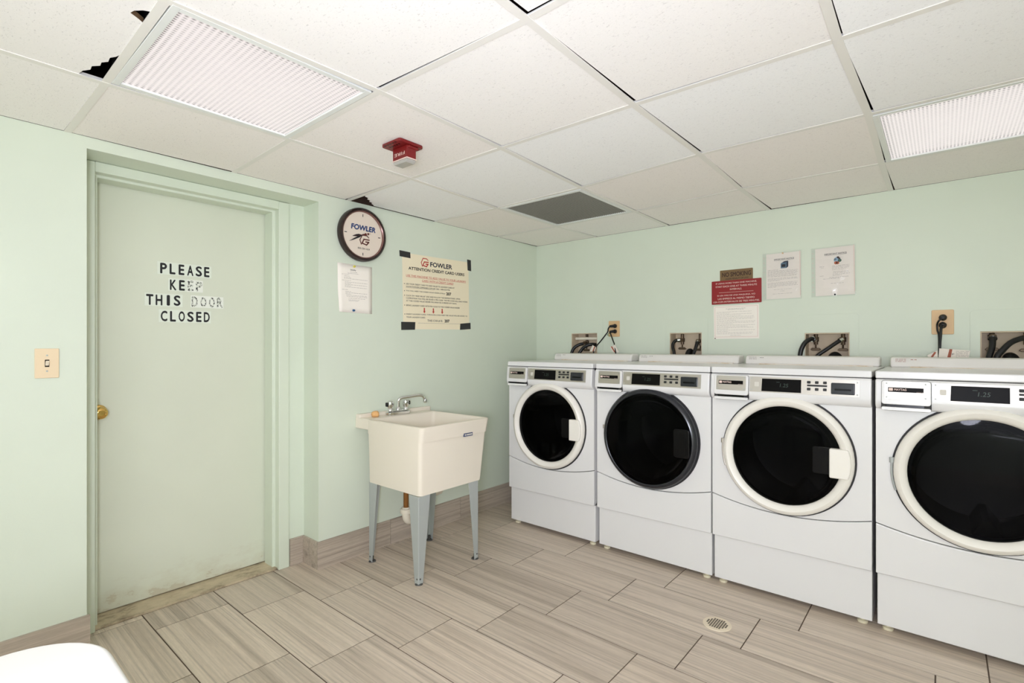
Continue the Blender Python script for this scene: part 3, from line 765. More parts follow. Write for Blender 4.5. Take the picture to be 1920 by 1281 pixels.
hose('black hose bending left out of the supply box below the sleeved notices', [(2.041, .0155, 1.264), (2.030, -.012, 1.266), (2.008, -.034, 1.250), (1.992, -.045, 1.222), (1.981, -.048, 1.180), (1.975, -.050, 1.10), (1.97, -.052, ZB)], .0125)
hose('black hose slanting down across the supply box below the sleeved notices', [(2.178, .0155, 1.262), (2.160, .000, 1.248), (2.120, -.022, 1.214), (2.065, -.04, 1.166), (2.02, -.058, 1.09), (2.005, -.062, ZB)], .0105)
hose('fat black drain hose end in the supply box below the sleeved notices', [(2.115, -.045, ZB), (2.118, -.030, 1.10), (2.135, .010, 1.168), (2.158, .035, 1.165), (2.170, .05, 1.12)], .019, False)
hose('black hose hanging straight down in the rightmost supply box', [(2.806, .0155, 1.268), (2.805, -.004, 1.258), (2.801, -.026, 1.215), (2.787, -.045, 1.160), (2.775, -.058, 1.09), (2.77, -.06, ZB)], .0125)
hose('black hose arching from the right in the rightmost supply box', [(2.928, .0155, 1.262), (2.905, -.002, 1.262), (2.866, -.022, 1.241), (2.836, -.040, 1.203), (2.815, -.052, 1.162), (2.812, -.060, 1.05), (2.812, -.060, ZB)], .0125)
hose('fat black drain hose end in the rightmost supply box', [(2.855, -.030, ZB), (2.855, -.018, 1.10), (2.860, .015, 1.168), (2.880, .035, 1.165), (2.90, .05, 1.11)], .021, False)
hose('black hose looping left in the supply box behind the dark doored washer', [(1.229, .0155, 1.266), (1.210, .006, 1.264), (1.197, -.010, 1.245), (1.197, -.020, 1.215), (1.212, -.035, 1.178), (1.225, -.05, 1.09), (1.23, -.055, ZB)], .011)
hose('black hose at the right side of the supply box behind the dark doored washer', [(1.357, .0155, 1.258), (1.357, .000, 1.242), (1.351, -.015, 1.205), (1.342, -.03, 1.165), (1.33, -.05, 1.08), (1.33, -.055, ZB)], .011)
hose('fat black drain hose end in the supply box behind the dark doored washer', [(1.30, -.045, ZB), (1.298, -.030, 1.12), (1.302, .0, 1.185), (1.310, .03, 1.18), (1.315, .045, 1.12)], .018, False)
hose('black hose arching left inside the supply box nearest the corner', [(.452, .0155, 1.242), (.430, -.004, 1.236), (.398, -.022, 1.215), (.378, -.032, 1.180), (.365, -.045, 1.10), (.36, -.05, ZB)], .0125, False)
hose('black hose arching right inside the supply box nearest the corner', [(.564, .038, 1.233), (.542, .0, 1.238), (.508, -.025, 1.228), (.470, -.038, 1.196), (.445, -.05, 1.13), (.43, -.055, ZB)], .0125, False)

# ------------------------------------------------------------------ outlets with cords
def outlet(label, cx, cz, w, h):
    t = thing('wall_outlet', label, 'outlet', (cx, 0, cz), 0, 'tan wall outlets')
    bm = nb(); prism(bm, rrect(-w/2, w/2, -h/2, h/2, .006, 4), 'y', -.006, 0); put('cover_plate', bm, 'tan', t, bevel=.002)
    for z in (.020, -.020):
        bm = nb(); prism(bm, rrect(-.017, .017, z-.014, z+.014, .010, 4), 'y', -.0075, -.005); put('socket', bm, 'tan', t, bevel=.0006)
    bm = nb(); lathe(bm, [(0, -.0075), (.003, -.007), (.0033, -.005)], (0, 0, 0), 'y', 10); put('screw', bm, 'galv', t)
outlet('tan double outlet on the wall above the two left washers', .735, 1.354, .092, .119)
outlet('tan double outlet on the wall left of the rightmost supply box', 2.618, 1.348, .088, .126)
def plug(bm, x, z, kind):
    if kind == 'flat':
        tube(bm, [(x+.010, -.008, z), (x+.006, -.020, z), (x-.004, -.030, z-.001), (x-.020, -.033, z-.002)], [.0125, .0085], 12, 4)
        lathe(bm, [(0, -.022), (.013, -.020), (.0155, -.012), (.0155, -.0078)], (x+.010, 0, z), 'y', 20)
    else:
        lathe(bm, [(0, -.040), (.008, -.038), (.0135, -.028), (.0165, -.016), (.0165, -.0078)], (x, 0, z), 'y', 24)
def cord(label, kind, x, z, pts, tags, extra=None):
    t = thing('power_cord', label, 'power cord', (x, 0, z), 0, 'washer power cords')
    L = [(p[0]-x, p[1], p[2]-z) for p in pts]
    bm = nb(); plug(bm, 0, 0, kind); put('plug', bm, 'black', t)
    bm = nb(); tube(bm, L, .0048 if kind == 'flat' else (.0065 if z < 1.35 else .0042), 10, 6); put('cable', bm, 'hose', t)
    for poly, stripes, y in tags:
        bm = nb(); q = [(a-x, b-z) for a, b in poly]; prism(bm, q, 'y', y-.0008, y); tg = put('cord_tag', bm, 'tagw', t, smooth=False)
        bm = nb()
        for s_ in stripes: prism(bm, [(a-x, b-z) for a, b in s_], 'y', y-.0014, y-.0008)
        put('tag_stripe', bm, 'tagr', tg, smooth=False)
        if extra:
            bm = nb(); extra(bm, x, z, y)
            put('tag_print', bm, 'inkg', tg, smooth=False)
    if kind == 'flat' and z < 1.36:
        bm = nb(); tube(bm, [(-.022, -.034, -.012), (-.034, -.042, -.026), (-.018, -.046, -.034), (-.010, -.044, -.030)], .0022, 6, 4); put('cable_tie', bm, 'green', t)
cord('black striped tag cord from the upper socket, running down left', 'flat', .735, 1.374,
     [(.715, -.033, 1.372), (.705, -.038, 1.355), (.703, -.044, 1.330), (.688, -.050, 1.308), (.650, -.055, 1.262), (.610, -.060, 1.216), (.59, -.07, 1.15), (.58, -.075, 1.0)],
     [([(.561, 1.183), (.604, 1.183), (.617, 1.214), (.588, 1.232)], [[(.585, 1.183), (.596, 1.183), (.611, 1.218), (.603, 1.223)]], -.068)])
cord('black striped tag cord from the lower socket, running down right', 'flat', .735, 1.334,
     [(.715, -.033, 1.332), (.722, -.040, 1.322), (.735, -.046, 1.300), (.752, -.052, 1.266), (.768, -.058, 1.232), (.785, -.07, 1.16), (.79, -.075, 1.0)],
     [([(.760, 1.178), (.812, 1.178), (.776, 1.236), (.734, 1.214)], [[(.772, 1.178), (.783, 1.178), (.752, 1.224), (.743, 1.219)]], -.066)])
def big_print(bm, x, z, y):
    rg = random.Random(5)
    for q in range(6): words(bm, 2.668-x, 2.716-x, 1.200-z-.0062*q, .0022, y-.0012, 0, rg, -.002)
    lettering(bm, 'F', 2.658-x, 1.185-z, y-.0012, w=.008, h=.008, bold=.03)
cord('black cord from the lower socket of the right outlet, hanging straight down', 'round', 2.618, 1.332,
     [(2.616, -.036, 1.330), (2.612, -.046, 1.315), (2.610, -.050, 1.280), (2.607, -.052, 1.230), (2.606, -.055, 1.16), (2.606, -.06, 1.0)],
     [([(2.601, 1.150), (2.712, 1.150), (2.722, 1.203), (2.605, 1.214)], [[(2.632, 1.150), (2.646, 1.150), (2.655, 1.209), (2.644, 1.2105)]], -.066),
      ], big_print)
cord('black cord from the upper socket of the right outlet, hidden behind the lower plug', 'round', 2.619, 1.371,
     [(2.616, -.034, 1.367), (2.603, -.036, 1.353), (2.5965, -.022, 1.335), (2.598, -.020, 1.305), (2.603, -.024, 1.28), (2.604, -.026, 1.20), (2.603, -.028, 1.0)],
     [([(2.566, 1.155), (2.600, 1.160), (2.598, 1.204), (2.558, 1.178)], [[(2.568, 1.163), (2.576, 1.160), (2.594, 1.194), (2.586, 1.196)]], -.070)])

# ------------------------------------------------------------------ wall signs on the back wall
def sign(name, label, cat, x0, x1, z0, z1, m, tilt=0., r=.004, th=.003, y=0., group=None):
    t = thing(name, label, cat, ((x0+x1)/2, y, (z0+z1)/2), 0, group); t.rotation_euler = (0, -tilt, 0)
    w, h = (x1-x0)/2, (z1-z0)/2
    bm = nb(); prism(bm, rrect(-w, w, -h, h, r, 3), 'y', -th, -.0003); put('panel' if th > .002 else 'sheet', bm, m, t, smooth=False, bevel=.0006 if th > .002 else 0)
    return t, w, h
t, w, h = sign('no_smoking_sign', 'small brown no smoking sign with dark lettering above the red sign', 'sign', 1.508, 1.709, 1.60, 1.717, 'brownsign', math.radians(.3), y=-.0002)
bm = nb(); lettering(bm, 'NO SMOKING', .002, h-.030, -.0033, w=.175, h=.027, bold=.03); lettering(bm, 'UNDER PENALTY OF LAW', .004, h-.058, -.0033, w=.142, h=.010, bold=.012); put('lettering', bm, 'darkbrown', t, smooth=False)
t, w, h = sign('instruction_sign', 'red sign with white English and Spanish lettering', 'sign', 1.456, 1.760, 1.497, 1.649, 'redsign', math.radians(0.2), th=.003, y=-.0035)
bm = nb()
for s_, z_, w_ in (('IF USING MORE THAN ONE MACHINE,', .058, .250), ('START EACH ONE AT THREE MINUTE', .038, .252), ('INTERVALS.', .018, .072), ('SI USA MAS DE UNA MAQUINA, NO', -.021, .232), ('LAS EMPIECE AL MISMO TIEMPO', -.041, .224), ('USA CON INTERVALOS DE TRES MINUTES.', -.061, .282)):
    lettering(bm, s_, 0, z_, -.0033, w=w_, h=.0105, bold=.004)
rule(bm, -.105, .105, -.001, .0014, -.0034); put('lettering', bm, 'white', t, smooth=False)
t, w, h = sign('rules_notice', 'white bordered rules notice below the red sign', 'notice', 1.468, 1.745, 1.272, 1.486, 'paper', math.radians(.4), .001, .0012)
bm = nb(); b0 = .008
for a0, a1, c0, c1 in ((-w+b0, w-b0, h-b0, h-b0+.0014), (-w+b0, w-b0, -h+b0+.004, -h+b0+.0054), (-w+b0, -w+b0+.0014, -h+b0+.004, h-b0), (w-b0-.0014, w-b0, -h+b0+.004, h-b0)): prism(bm, [(a0, c0), (a1, c0), (a1, c1), (a0, c1)], 'y', -.0015, -.0012)
put('border', bm, 'inkpink', t, smooth=False)
rg = random.Random(11); bm = nb()
words(bm, -.062, .058, h-.020, .0026, -.0015, 0, rg); words(bm, -.050, .048, h-.026, .0024, -.0015, 0, rg)
z = h-.040
for e in (.9, .35, .9, .62, .95, .96, .93, .5, .98, .95, .42, .97, .8, .95, .3, .98, .3, .94, .9):
    words(bm, -w+.018, -w+.018+(2*w-.036)*e, z, .0018, -.0015, 0, rg); z -= .0079 if z < h-.05 else .0075
words(bm, -.035, .030, -h+.022, .002, -.0015, 0, rg); put('print', bm, 'inkg', t, smooth=False)
bm = nb(); lathe(bm, [(0, -.006), (.003, -.0055), (.0034, -.001)], (-w+.008, 0, -h+.004), 'y', 12); put('tack', bm, 'darkbrown', t)

def pouch(label, x0, x1, z0, z1, tilt, kind, seed):
    t = thing('sleeved_notice', label, 'notice', ((x0+x1)/2, 0, (z0+z1)/2), 0, 'notices in plastic sleeves'); t.rotation_euler = (0, -tilt, 0)
    w, h = (x1-x0)/2, (z1-z0)/2; rg = random.Random(seed)
    bm = nb(); box(bm, -w+.020, w-.006, -.0016, -.0008, -h+.006, h-.006); pp = put('sheet', bm, 'paper', t, smooth=False)
    bm = nb(); lettering(bm, 'IMPORTANT NOTICE', .012, h-.043, -.0018, w=.108, h=.0085, bold=.012); rule(bm, -.042, .066, h-.0495, .0009, -.0019)
    put('heading', bm, 'ink', pp, smooth=False)
    bm = nb()
    if kind == 'washer':
        spec = [(.106, .35)]+[(.113+.0066*q, e) for q, e in enumerate((1, .98, 1, .97, .99, .96))]+[(.158+.0066*q, e) for q, e in enumerate((.98, 1, .4))]+[(.184+.0066*q, e) for q, e in enumerate((1, .98, .99, 1, .3))]
        for z_, e in spec: words(bm, -w+.028, -w+.028+(2*w-.050)*e, h-z_, .0021, -.0018, 0, rg)
        for z_, a_ in ((.226, .05), (.236, .012), (.252, .055)): words(bm, .004-a_, .004+a_, h-z_, .0016, -.0018, 0, rg)
    else:
        for z_, a0, a1 in ((.112, -.068, -.045), (.112, -.005, .078), (.119, -.060, -.048), (.119, -.005, .078), (.126, -.005, .076), (.134, -.005, .06), (.146, 0, .078), (.153, 0, .078), (.160, -.002, .08), (.167, -.002, .04), (.166, -.066, -.046), (.178, -.02, .076), (.184, -.05, .03), (.212, -.012, .050)): words(bm, a0, a1, h-z_, .0021, -.0018, 0, rg)
    put('print', bm, 'inkg', pp, smooth=False)
    bm = nb()
    if kind == 'washer':      # little picture of a washer
        cx, cz = .014, h-.078
        prism(bm, [(-.020+cx, -.021+cz), (.012+cx, -.021+cz), (.012+cx, .010+cz), (-.020+cx, .008+cz)], 'y', -.0020, -.0016, 0)
        prism(bm, [(.012+cx, -.021+cz), (.021+cx, -.013+cz), (.021+cx, .021+cz), (.012+cx, .010+cz)], 'y', -.0020, -.0016, 1)
        prism(bm, [(-.020+cx, .008+cz), (.012+cx, .010+cz), (.021+cx, .021+cz), (-.006+cx, .018+cz)], 'y', -.0020, -.0016, 0)
        prism(bm, [(-.006+cx, .013+cz), (.017+cx, .015+cz), (.020+cx, .022+cz), (-.003+cx, .020+cz)], 'y', -.0024, -.0018, 1)
        prism(bm, [(-.015+cx, -.014+cz), (.006+cx, -.014+cz), (.006+cx, .003+cz), (-.015+cx, .003+cz)], 'y', -.0024, -.0018, 1)
        prism(bm, ngon(-.005+cx, -.006+cz, .0065, 16), 'y', -.0028, -.0022, 2)
        put('picture', bm, ['teal', 'inkn', 'ink'], pp, smooth=False)
    else:                     # round coloured clip art
        cx, cz = .020, h-.080
        for px, pz, rr, mi in ((0, 0, .017, 0), (.012, -.004, .009, 1), (.004, .014, .006, 2), (-.006, -.016, .009, 3), (.002, -.017, .008, 3), (-.010, .004, .006, 4), (.010, .008, .005, 2)):
            prism(bm, ngon(px+cx, pz+cz, rr, 12, rr*100), 'y', -.0020-.0002*mi, -.0016, mi)
        put('picture', bm, ['skyp', 'greenp', 'darkbrown', 'orangep', 'teal'], pp, smooth=False)
    # clear sleeve, slightly rippled, with its punched strip at the left
    bm = nb(); nx, nz = 14, 18; g = {}
    for a in range(nx+1):
        for c in range(nz+1):
            u, v = a/nx, c/nz
            rip = .0022*math.sin(7*u+4*v+seed)+.0018*math.sin(11*v-6*u+2*seed)+.004*max(0, 1-((u-.35)**2+(v-.25)**2)/.06)
            g[a, c] = bm.verts.new((-w+2*w*u, -.0050-abs(rip)*min(1, 6*min(u, 1-u, v, 1-v)+.15), -h+2*h*v))
    for a in range(nx):
        for c in range(nz): bm.faces.new((g[a, c], g[a+1, c], g[a+1, c+1], g[a, c+1]))
    sl = put('plastic_sleeve', bm, 'sleeve', t, angle=180)
    bm = nb(); prism(bm, [(w-.008, -h+.02), (w-.0055, -h+.02), (w-.0075, h-.004), (w-.010, h-.004)], 'y', -.0062, -.0048); put('sleeve_edge', bm, 'white', t, smooth=False)
    bm = nb()
    for q in range(9): lathe(bm, [(.0034, -.0052), (.002, -.0052)], (-w+.008, 0, -h+.03+q*(2*h-.06)/8), 'y', 10)
    put('punch_holes', bm, 'white', t, smooth=False)
    bm = nb(); lathe(bm, [(0, -.012), (.004, -.0115), (.0048, -.004)], (.008 if kind != 'washer' else .006, 0, (-h+.010) if kind != 'washer' else (h-.008)), 'y', 12); put('tack', bm, 'ink' if kind != 'washer' else 'tan', t)
pouch('plastic sleeved notice with a picture of a washer, beside the red sign', 1.766, 1.980, 1.507, 1.796, math.radians(.3), 'washer', 2)
pouch('plastic sleeved notice with a round coloured picture, right of the other sleeved one', 2.030, 2.248, 1.510, 1.797, math.radians(.5), 'globe', 5)

# ------------------------------------------------------------------ left wall: clock, paper, poster, switch
t = thing('wall_clock', 'round dark rimmed wall clock lettered in blue', 'clock', (0, -1.705, 1.876), LEFT)
R_ = .156
bm = nb(); lathe(bm, [(R_*.96, -.0005), (R_, -.008), (R_, -.030), (R_-.006, -.041), (R_-.014, -.044), (R_-.016, -.040), (R_-.018, -.034), (R_-.016, -.0005)], (0, 0, 0), 'y', 72, close=True); put('rim', bm, 'clockrim', t)
bm = nb(); lathe(bm, [(R_-.0175, -.030), (R_-.0185, -.038), (R_-.024, -.034), (R_-.024, -.026)], (0, 0, 0), 'y', 72, close=True); put('bezel', bm, 'clockrim2', t)
bm = nb(); lathe(bm, [(R_-.017, -.026), (0, -.026)], (0, 0, 0), 'y', 72); put('dial', bm, 'dial', t)
bm = nb()
for a in (0, 90, 180, 270):
    q = math.radians(a); c, s_ = math.cos(q), math.sin(q)
    prism(bm, [(c*p-s_*o_, s_*p+c*o_) for p, o_ in ((.105, -.0022), (.121, -.0022), (.121, .0022), (.105, .0022))], 'y', -.0265, -.026)
put('hour_marks', bm, 'ink', t, smooth=False)
bm = nb(); lettering(bm, 'FOWLER', .004, .040, -.0262, w=.162, h=.029, bold=.045, shear=.12); put('lettering', bm, 'inkb', t, smooth=False)
bm = nb(); lettering(bm, '800-334-1624', .006, -.080, -.0262, w=.080, h=.010, bold=.01); put('telephone_number', bm, 'ink', t, smooth=False)
def logo(bm, cx, cz, s_, y):
    """tilted hexagon with a G inside, drawn as strokes"""
    def band(pts, w_):
        for (a, b), (c, d) in zip(pts, pts[1:]):
            v = Vector((c-a, d-b)); n_ = Vector((-v.y, v.x)).normalized()*w_/2; e = v.normalized()*w_/2
            prism(bm, [(cx+s_*(a-n_.x-e.x), cz+s_*(b-n_.y-e.y)), (cx+s_*(c-n_.x+e.x), cz+s_*(d-n_.y+e.y)), (cx+s_*(c+n_.x+e.x), cz+s_*(d+n_.y+e.y)), (cx+s_*(a+n_.x-e.x), cz+s_*(b+n_.y-e.y))], 'y', y, y+.0002)
    band([(.80, .62), (.42, .92), (-.52, .92), (-1.0, .0), (-.72, -.72)], .17)
    band([(.88, .22), (-.18, .22), (-.55, -.52), (.36, -.72), (.80, -.20), (.22, -.20)], .22)
bm = nb(); logo(bm, .013, -.032, .033, -.0264); put('emblem', bm, 'handred', t, smooth=False)
bm = nb()
def hand(bm, ang, L, w_, tail, y):
    c, s_ = math.cos(ang), math.sin(ang)
    prism(bm, [(c*p-s_*q, s_*p+c*q) for p, q in ((-tail, -.0015), (.012, -.0016), (.03, -w_), (L*.62, -w_*.8), (L, 0), (L*.62, w_*.8), (.03, w_), (.012, .0016), (-tail, .0015))], 'y', y, y+.0008)
hand(bm, math.radians(192.5), .075, .0075, .01, -.030); put('hour_hand', bm, 'ink', t, smooth=False)
bm = nb(); hand(bm, math.radians(208), .108, .005, .012, -.0315); put('minute_hand', bm, 'ink', t, smooth=False)
bm = nb(); a_ = math.radians(195)
prism(bm, [(math.cos(a_)*p-math.sin(a_)*q, math.sin(a_)*p+math.cos(a_)*q) for p, q in ((-.05, -.001), (.07, -.0006), (.07, .0006), (-.05, .001))], 'y', -.0335, -.0329)
prism(bm, ngon(.014, .004, .0075, 12), 'y', -.0335, -.0328); prism(bm, ngon(.032, .009, .0065, 10), 'y', -.0335, -.0328); lathe(bm, [(.005, -.0335), (.005, -.026)], (0, 0, 0), 'y', 14)
put('second_hand', bm, 'handred', t, smooth=False)
bm = nb(); lathe(bm, [(R_-.020, -.0365), (0, -.0370)], (0, 0, 0), 'y', 72); put('clock_glass', bm, 'glass', t)

t = thing('paper_notice', 'white printed paper pinned to the wall under the clock', 'notice', (0, -1.738, 1.560), LEFT); t.rotation_euler = (0, 0, LEFT)
w, h = .112, .140
bm = nb(); nx = 8; g = {}
for a in range(nx+1):
    for c in range(nx+1):
        u, v = a/nx, c/nx
        g[a, c] = bm.verts.new((-w+2*w*u+.004*v*(1-u)*-1, -.001-.010*max(0, .35-u)*max(0, .45-v)*8, -h+2*h*v-.003*u))
for a in range(nx):
    for c in range(nx): bm.faces.new((g[a, c], g[a+1, c], g[a+1, c+1], g[a, c+1]))
put('sheet', bm, 'paper', t, angle=180, solid=.0004)
rg = random.Random(8); bm = nb()
lettering(bm, 'Laundry', -.016, h-.034, -.0022, w=.036, h=.010, bold=.015); put('heading', bm, 'inkn', t, smooth=False)
bm = nb()
words(bm, -.034, .010, h-.046, .0026, -.0022, 0, rg); words(bm, -.052, .022, h-.054, .0026, -.0022, 0, rg)
for z_, a0, a1 in ((.062, -.090, -.040), (.072, -.074, -.040), (.080, -.074, -.03), (.086, -.074, .08), (.097, -.088, -.03), (.106, -.07, .08), (.113, -.07, -.03), (.120, -.07, .078), (.127, -.07, -.03), (.134, -.07, .08), (.150, -.088, -.045), (.160, -.066, -.028), (.167, -.066, .078), (.174, -.066, -.03), (.181, -.066, .078), (.188, -.066, .078), (.198, -.066, .064), (.207, -.05, .025), (.213, -.045, .02)):
    words(bm, a0, a1, h-z_, .0024, -.0022, 0, rg)
put('print', bm, 'inkg', t, smooth=False)
bm = nb(); lathe(bm, [(0, -.012), (.006, -.011), (.007, -.001)], (-.010, 0, h-.012), 'y', 14); put('push_pin', bm, 'yellow', t)['label'] = 'yellow pin at the top'
bm = nb(); lathe(bm, [(0, -.012), (.006, -.011), (.007, -.001)], (-.014, 0, -h+.012), 'y', 14); put('push_pin', bm, 'blue', t)['label'] = 'blue pin at the bottom'

# poster
PY0, PY1, PZ0, PZ1 = -1.398, -.806, 1.338, 1.824
t = thing('poster', 'cream credit card poster taped to the wall with black tape', 'poster', (0, (PY0+PY1)/2, (PZ0+PZ1)/2), LEFT); t.rotation_euler = (0, math.radians(-1.0), LEFT)
w, h = (PY1-PY0)/2, (PZ1-PZ0)/2
bm = nb(); prism(bm, [(-w, -h), (w, -h), (w, h), (-w, h)], 'y', -.0013, -.0003); put('sheet', bm, 'paper2', t, smooth=False)
bm = nb(); lettering(bm, 'FOWLER', .034, .191, -.0015, w=.196, h=.030, bold=.03); put('heading', bm, 'inkn', t, smooth=False)
bm = nb(); logo(bm, -.110, .195, .032, -.0017); put('emblem', bm, 'inkr', t, smooth=False)
bm = nb(); lettering(bm, 'ATTENTION CREDIT CARD USERS', .002, .149, -.0015, w=.498, h=.0185, bold=.028); put('subheading', bm, 'ink', t, smooth=False)
bm = nb(); lettering(bm, 'USE THIS MACHINE TO ADD VALUE TO YOUR LAUNDRY', 0, .101, -.0015, w=.535, h=.0125, bold=.012); rule(bm, -.268, .268, .0925, .0018, -.0016)
lettering(bm, 'CARD WITH A CREDIT CARD!', .003, .077, -.0015, w=.280, h=.0125, bold=.012); rule(bm, -.138, .143, .0685, .0018, -.0016); put('red_heading', bm, 'inkr2', t, smooth=False)
for k_, (s_, z_, w_) in enumerate((('USE YOUR CREDIT CARD TO ADD VALUE TO LAUNDRY CARD AT', .047, .423), ('WWW.FOWLERCOMPANIES.COM OR CALL 1-800-523-9796', .030, .380),
                       ('YOU WILL NEED THIS CODED VALUE ADDER (CVA) #:', .002, .335),
                       ('CLICK ON "ADD VALUE" LINE AND FOLLOW THE INSTRUCTIONS. UPON', -.027, .476), ('COMPLETION YOU WILL BE ISSUED A PIN CODE. THIS PIN CODE WILL ONLY WORK', -.044, .550), ('AT THIS CODED VALUE ADDER MACHINE FOR A PERIOD OF 7 DAYS.', -.061, .442),
                       ('BRING LAUNDRY CARD WITH PIN CODE TO THIS CODED VALUE ADDER', -.090, .471),
                       ('INSERT LAUNDRY CARD, TYPE IN PIN CODE AND THE VALUE WILL BE ADDED TO', -.147, .546), ('YOUR LAUNDRY CARD.', -.166, .156))):
    bm = nb(); lettering(bm, s_, -.270, z_, -.0015, w=w_, h=.0098, align='L', bold=.006)
    if k_ == 1: rule(bm, -.270, -.03, z_-.007, .001, -.0016)
    put('print', bm, 'ink', t, smooth=False)
bm = nb()
for z_ in (.047, .002, -.027, -.090, -.147): prism(bm, ngon(-.282, z_, .003, 8), 'y', -.0016, -.0013)
put('bullets', bm, 'ink', t, smooth=False)
bm = nb(); lettering(bm, 'THIS CVA # IS:', -.029, -.186, -.0015, w=.134, h=.0150, bold=.008); put('print', bm, 'ink', t, smooth=False)
for x_, z_ in ((.098, .003), (.079, -.185)):
    bm = nb(); lettering(bm, '207', x_, z_, -.0015, w=.044, h=.0185, bold=.04); put('machine_number', bm, 'ink', t, smooth=False)
bm = nb()
for x_ in (-.121, -.043, .036): prism(bm, [(x_, -.138), (x_-.010, -.123), (x_-.0045, -.123), (x_-.0045, -.102), (x_+.0045, -.102), (x_+.0045, -.123), (x_+.010, -.123)], 'y', -.0016, -.0013)
put('red_arrows', bm, 'inkr', t, smooth=False)
bm = nb(); words(bm, -.175, .262, -.203, .0030, -.0015); put('small_print', bm, 'inkg', t, smooth=False)
for q in ([(-w-.022, h+.012), (-w+.064, h+.008), (-w+.066, h-.030), (-w-.020, h-.026)], [(w-.014, h+.020), (w+.024, h+.018), (w+.026, h-.062), (w-.010, h-.058)],
          [(-w-.016, -h+.046), (-w+.098, -h+.046), (-w+.094, -h-.004), (-w-.016, -h-.006)], [(w-.090, -h+.042), (w+.012, -h+.050), (w+.013, -h+.004), (w-.094, -h-.002)]):
    bm = nb(); prism(bm, q, 'y', -.0019, -.0013); put('tape_strip', bm, 'tape', t, smooth=False)

t = thing('light_switch', 'almond light switch plate on the wall left of the door', 'light switch', (0, -3.079, 1.160), LEFT)
bm = nb(); prism(bm, rrect(-.035, .035, -.0565, .0565, .003, 3), 'y', -.006, 0); put('switch_plate', bm, 'beige', t, bevel=.002)
bm = nb(); prism(bm, rrect(-.0065, .0065, -.014, .014, .001, 2), 'y', -.0068, -.0055); put('toggle_slot', bm, 'dark', t, smooth=False)
bm = nb(); prism(bm, [(-.0058, -.010), (-.0045, -.0002), (-.016, .010), (-.018, .006)], 'x', -.005, .005); put('toggle', bm, 'toggle', t, bevel=.001)
for z in (.030, -.030):
    bm = nb(); lathe(bm, [(0, -.0076), (.003, -.0072), (.0034, -.0055)], (0, 0, z), 'y', 12); put('screw', bm, 'galv', t)

# ------------------------------------------------------------------ utility sink
t = thing('utility_sink', 'cream free standing utility sink on four grey legs', 'sink', (.35, -1.485, 0))
ox, oy = .35, -1.485
bm = nb()
def ring(x0, x1, y0, y1, z, r, n=5): return [bm.verts.new((a-ox, b-oy, z)) for a, b in rrect(x0, x1, y0, y1, r, n)]
L = [ring(.122, .575, -1.733, -1.277, .4525, .022), ring(.115, .583, -1.737, -1.243, .728, .022), ring(.113, .590, -1.740, -1.240, .729, .024), ring(.110, .600, -1.742, -1.232, .805, .026),
     ring(.114, .596, -1.738, -1.236, .808, .024), ring(.128, .584, -1.725, -1.249, .808, .020), ring(.134, .578, -1.719, -1.255, .800, .020), ring(.150, .556, -1.700, -1.290, .50, .04), ring(.165, .541, -1.685, -1.305, .480, .05)]
for A, B in zip(L, L[1:]):
    n = len(A)
    for k in range(n): bm.faces.new((A[k], A[(k+1) % n], B[(k+1) % n], B[k]))
bm.faces.new(L[-1]); bm.faces.new(L[0])
basin = put('basin', bm, 'sink', t, angle=50)
bm = nb()
prism(bm, [(a-ox, b-oy) for a, b in ((.0015, -1.740), (.130, -1.741), (.130, -1.234), (.0015, -1.234))], 'z', .748, .809)
prism(bm, [(a-ox, b-oy) for a, b in ((.0015, -1.738), (.040, -1.736), (.040, -1.200), (.0015, -1.190))], 'z', .800, .829)
put('faucet_deck', bm, 'sink', t, bevel=.006, seg=3)
for sx, sy, xx, yy in ((1, -1, .574, -1.741), (1, 1, .572, -1.300), (-1, -1, .124, -1.731), (-1, 1, .128, -1.285)):
    # angle iron, two tapering flanges
    bm = nb(); th = .003; rows = []
    for wv, z in ((.030, .004), (.078, .452)):
        rows.append([bm.verts.new((xx-ox-sx*a, yy-oy-sy*b, z)) for a, b in ((0, .004), (.0012, .0012), (.004, 0), (wv, 0), (wv, th), (.006, th), (th, .006), (th, wv), (0, wv))])
    lo, hi = rows; bm.faces.new(lo); bm.faces.new(hi); n = len(lo)
    for i in range(n): bm.faces.new((lo[i], lo[(i+1) % n], hi[(i+1) % n], hi[i]))
    leg = put('leg', bm, 'galv', t, smooth=False)
    bm = nb(); cxx, cyy = xx-ox-sx*.014, yy-oy-sy*.014
    lathe(bm, [(0, 0), (.021, 0), (.019, .006), (.008, .010), (.008, .03), (0, .03)], (cxx, cyy, 0), 'z', 16); put('foot', bm, 'galvd', leg)
    bm = nb()
    lathe(bm, [(0, -sy*-.0015), (.0045, -sy*-.001), (.005, 0)], (xx-ox-sx*.012, yy-oy, .030), 'y', 10); lathe(bm, [(0, sx*.0015), (.0045, sx*.001), (.005, 0)], (xx-ox, yy-oy-sy*.012, .030), 'x', 10)
    put('bolt', bm, 'galvd', leg)
bm = nb(); prism(bm, [(-1.436-oy, .722), (-1.368-oy, .722), (-1.368-oy, .740), (-1.436-oy, .740)], 'x', .588-ox, .5935-ox); badge = put('badge', bm, 'stickb', t, smooth=False)
bm = nb(); rg = random.Random(4)
for (y0, y1) in ((-1.430, -1.418), (-1.414, -1.372)):
    prism(bm, [(y0-oy, .727), (y1-oy, .727), (y1-oy, .735), (y0-oy, .735)], 'x', .5935-ox, .594-ox)
put('badge_print', bm, 'labelg', badge, smooth=False)
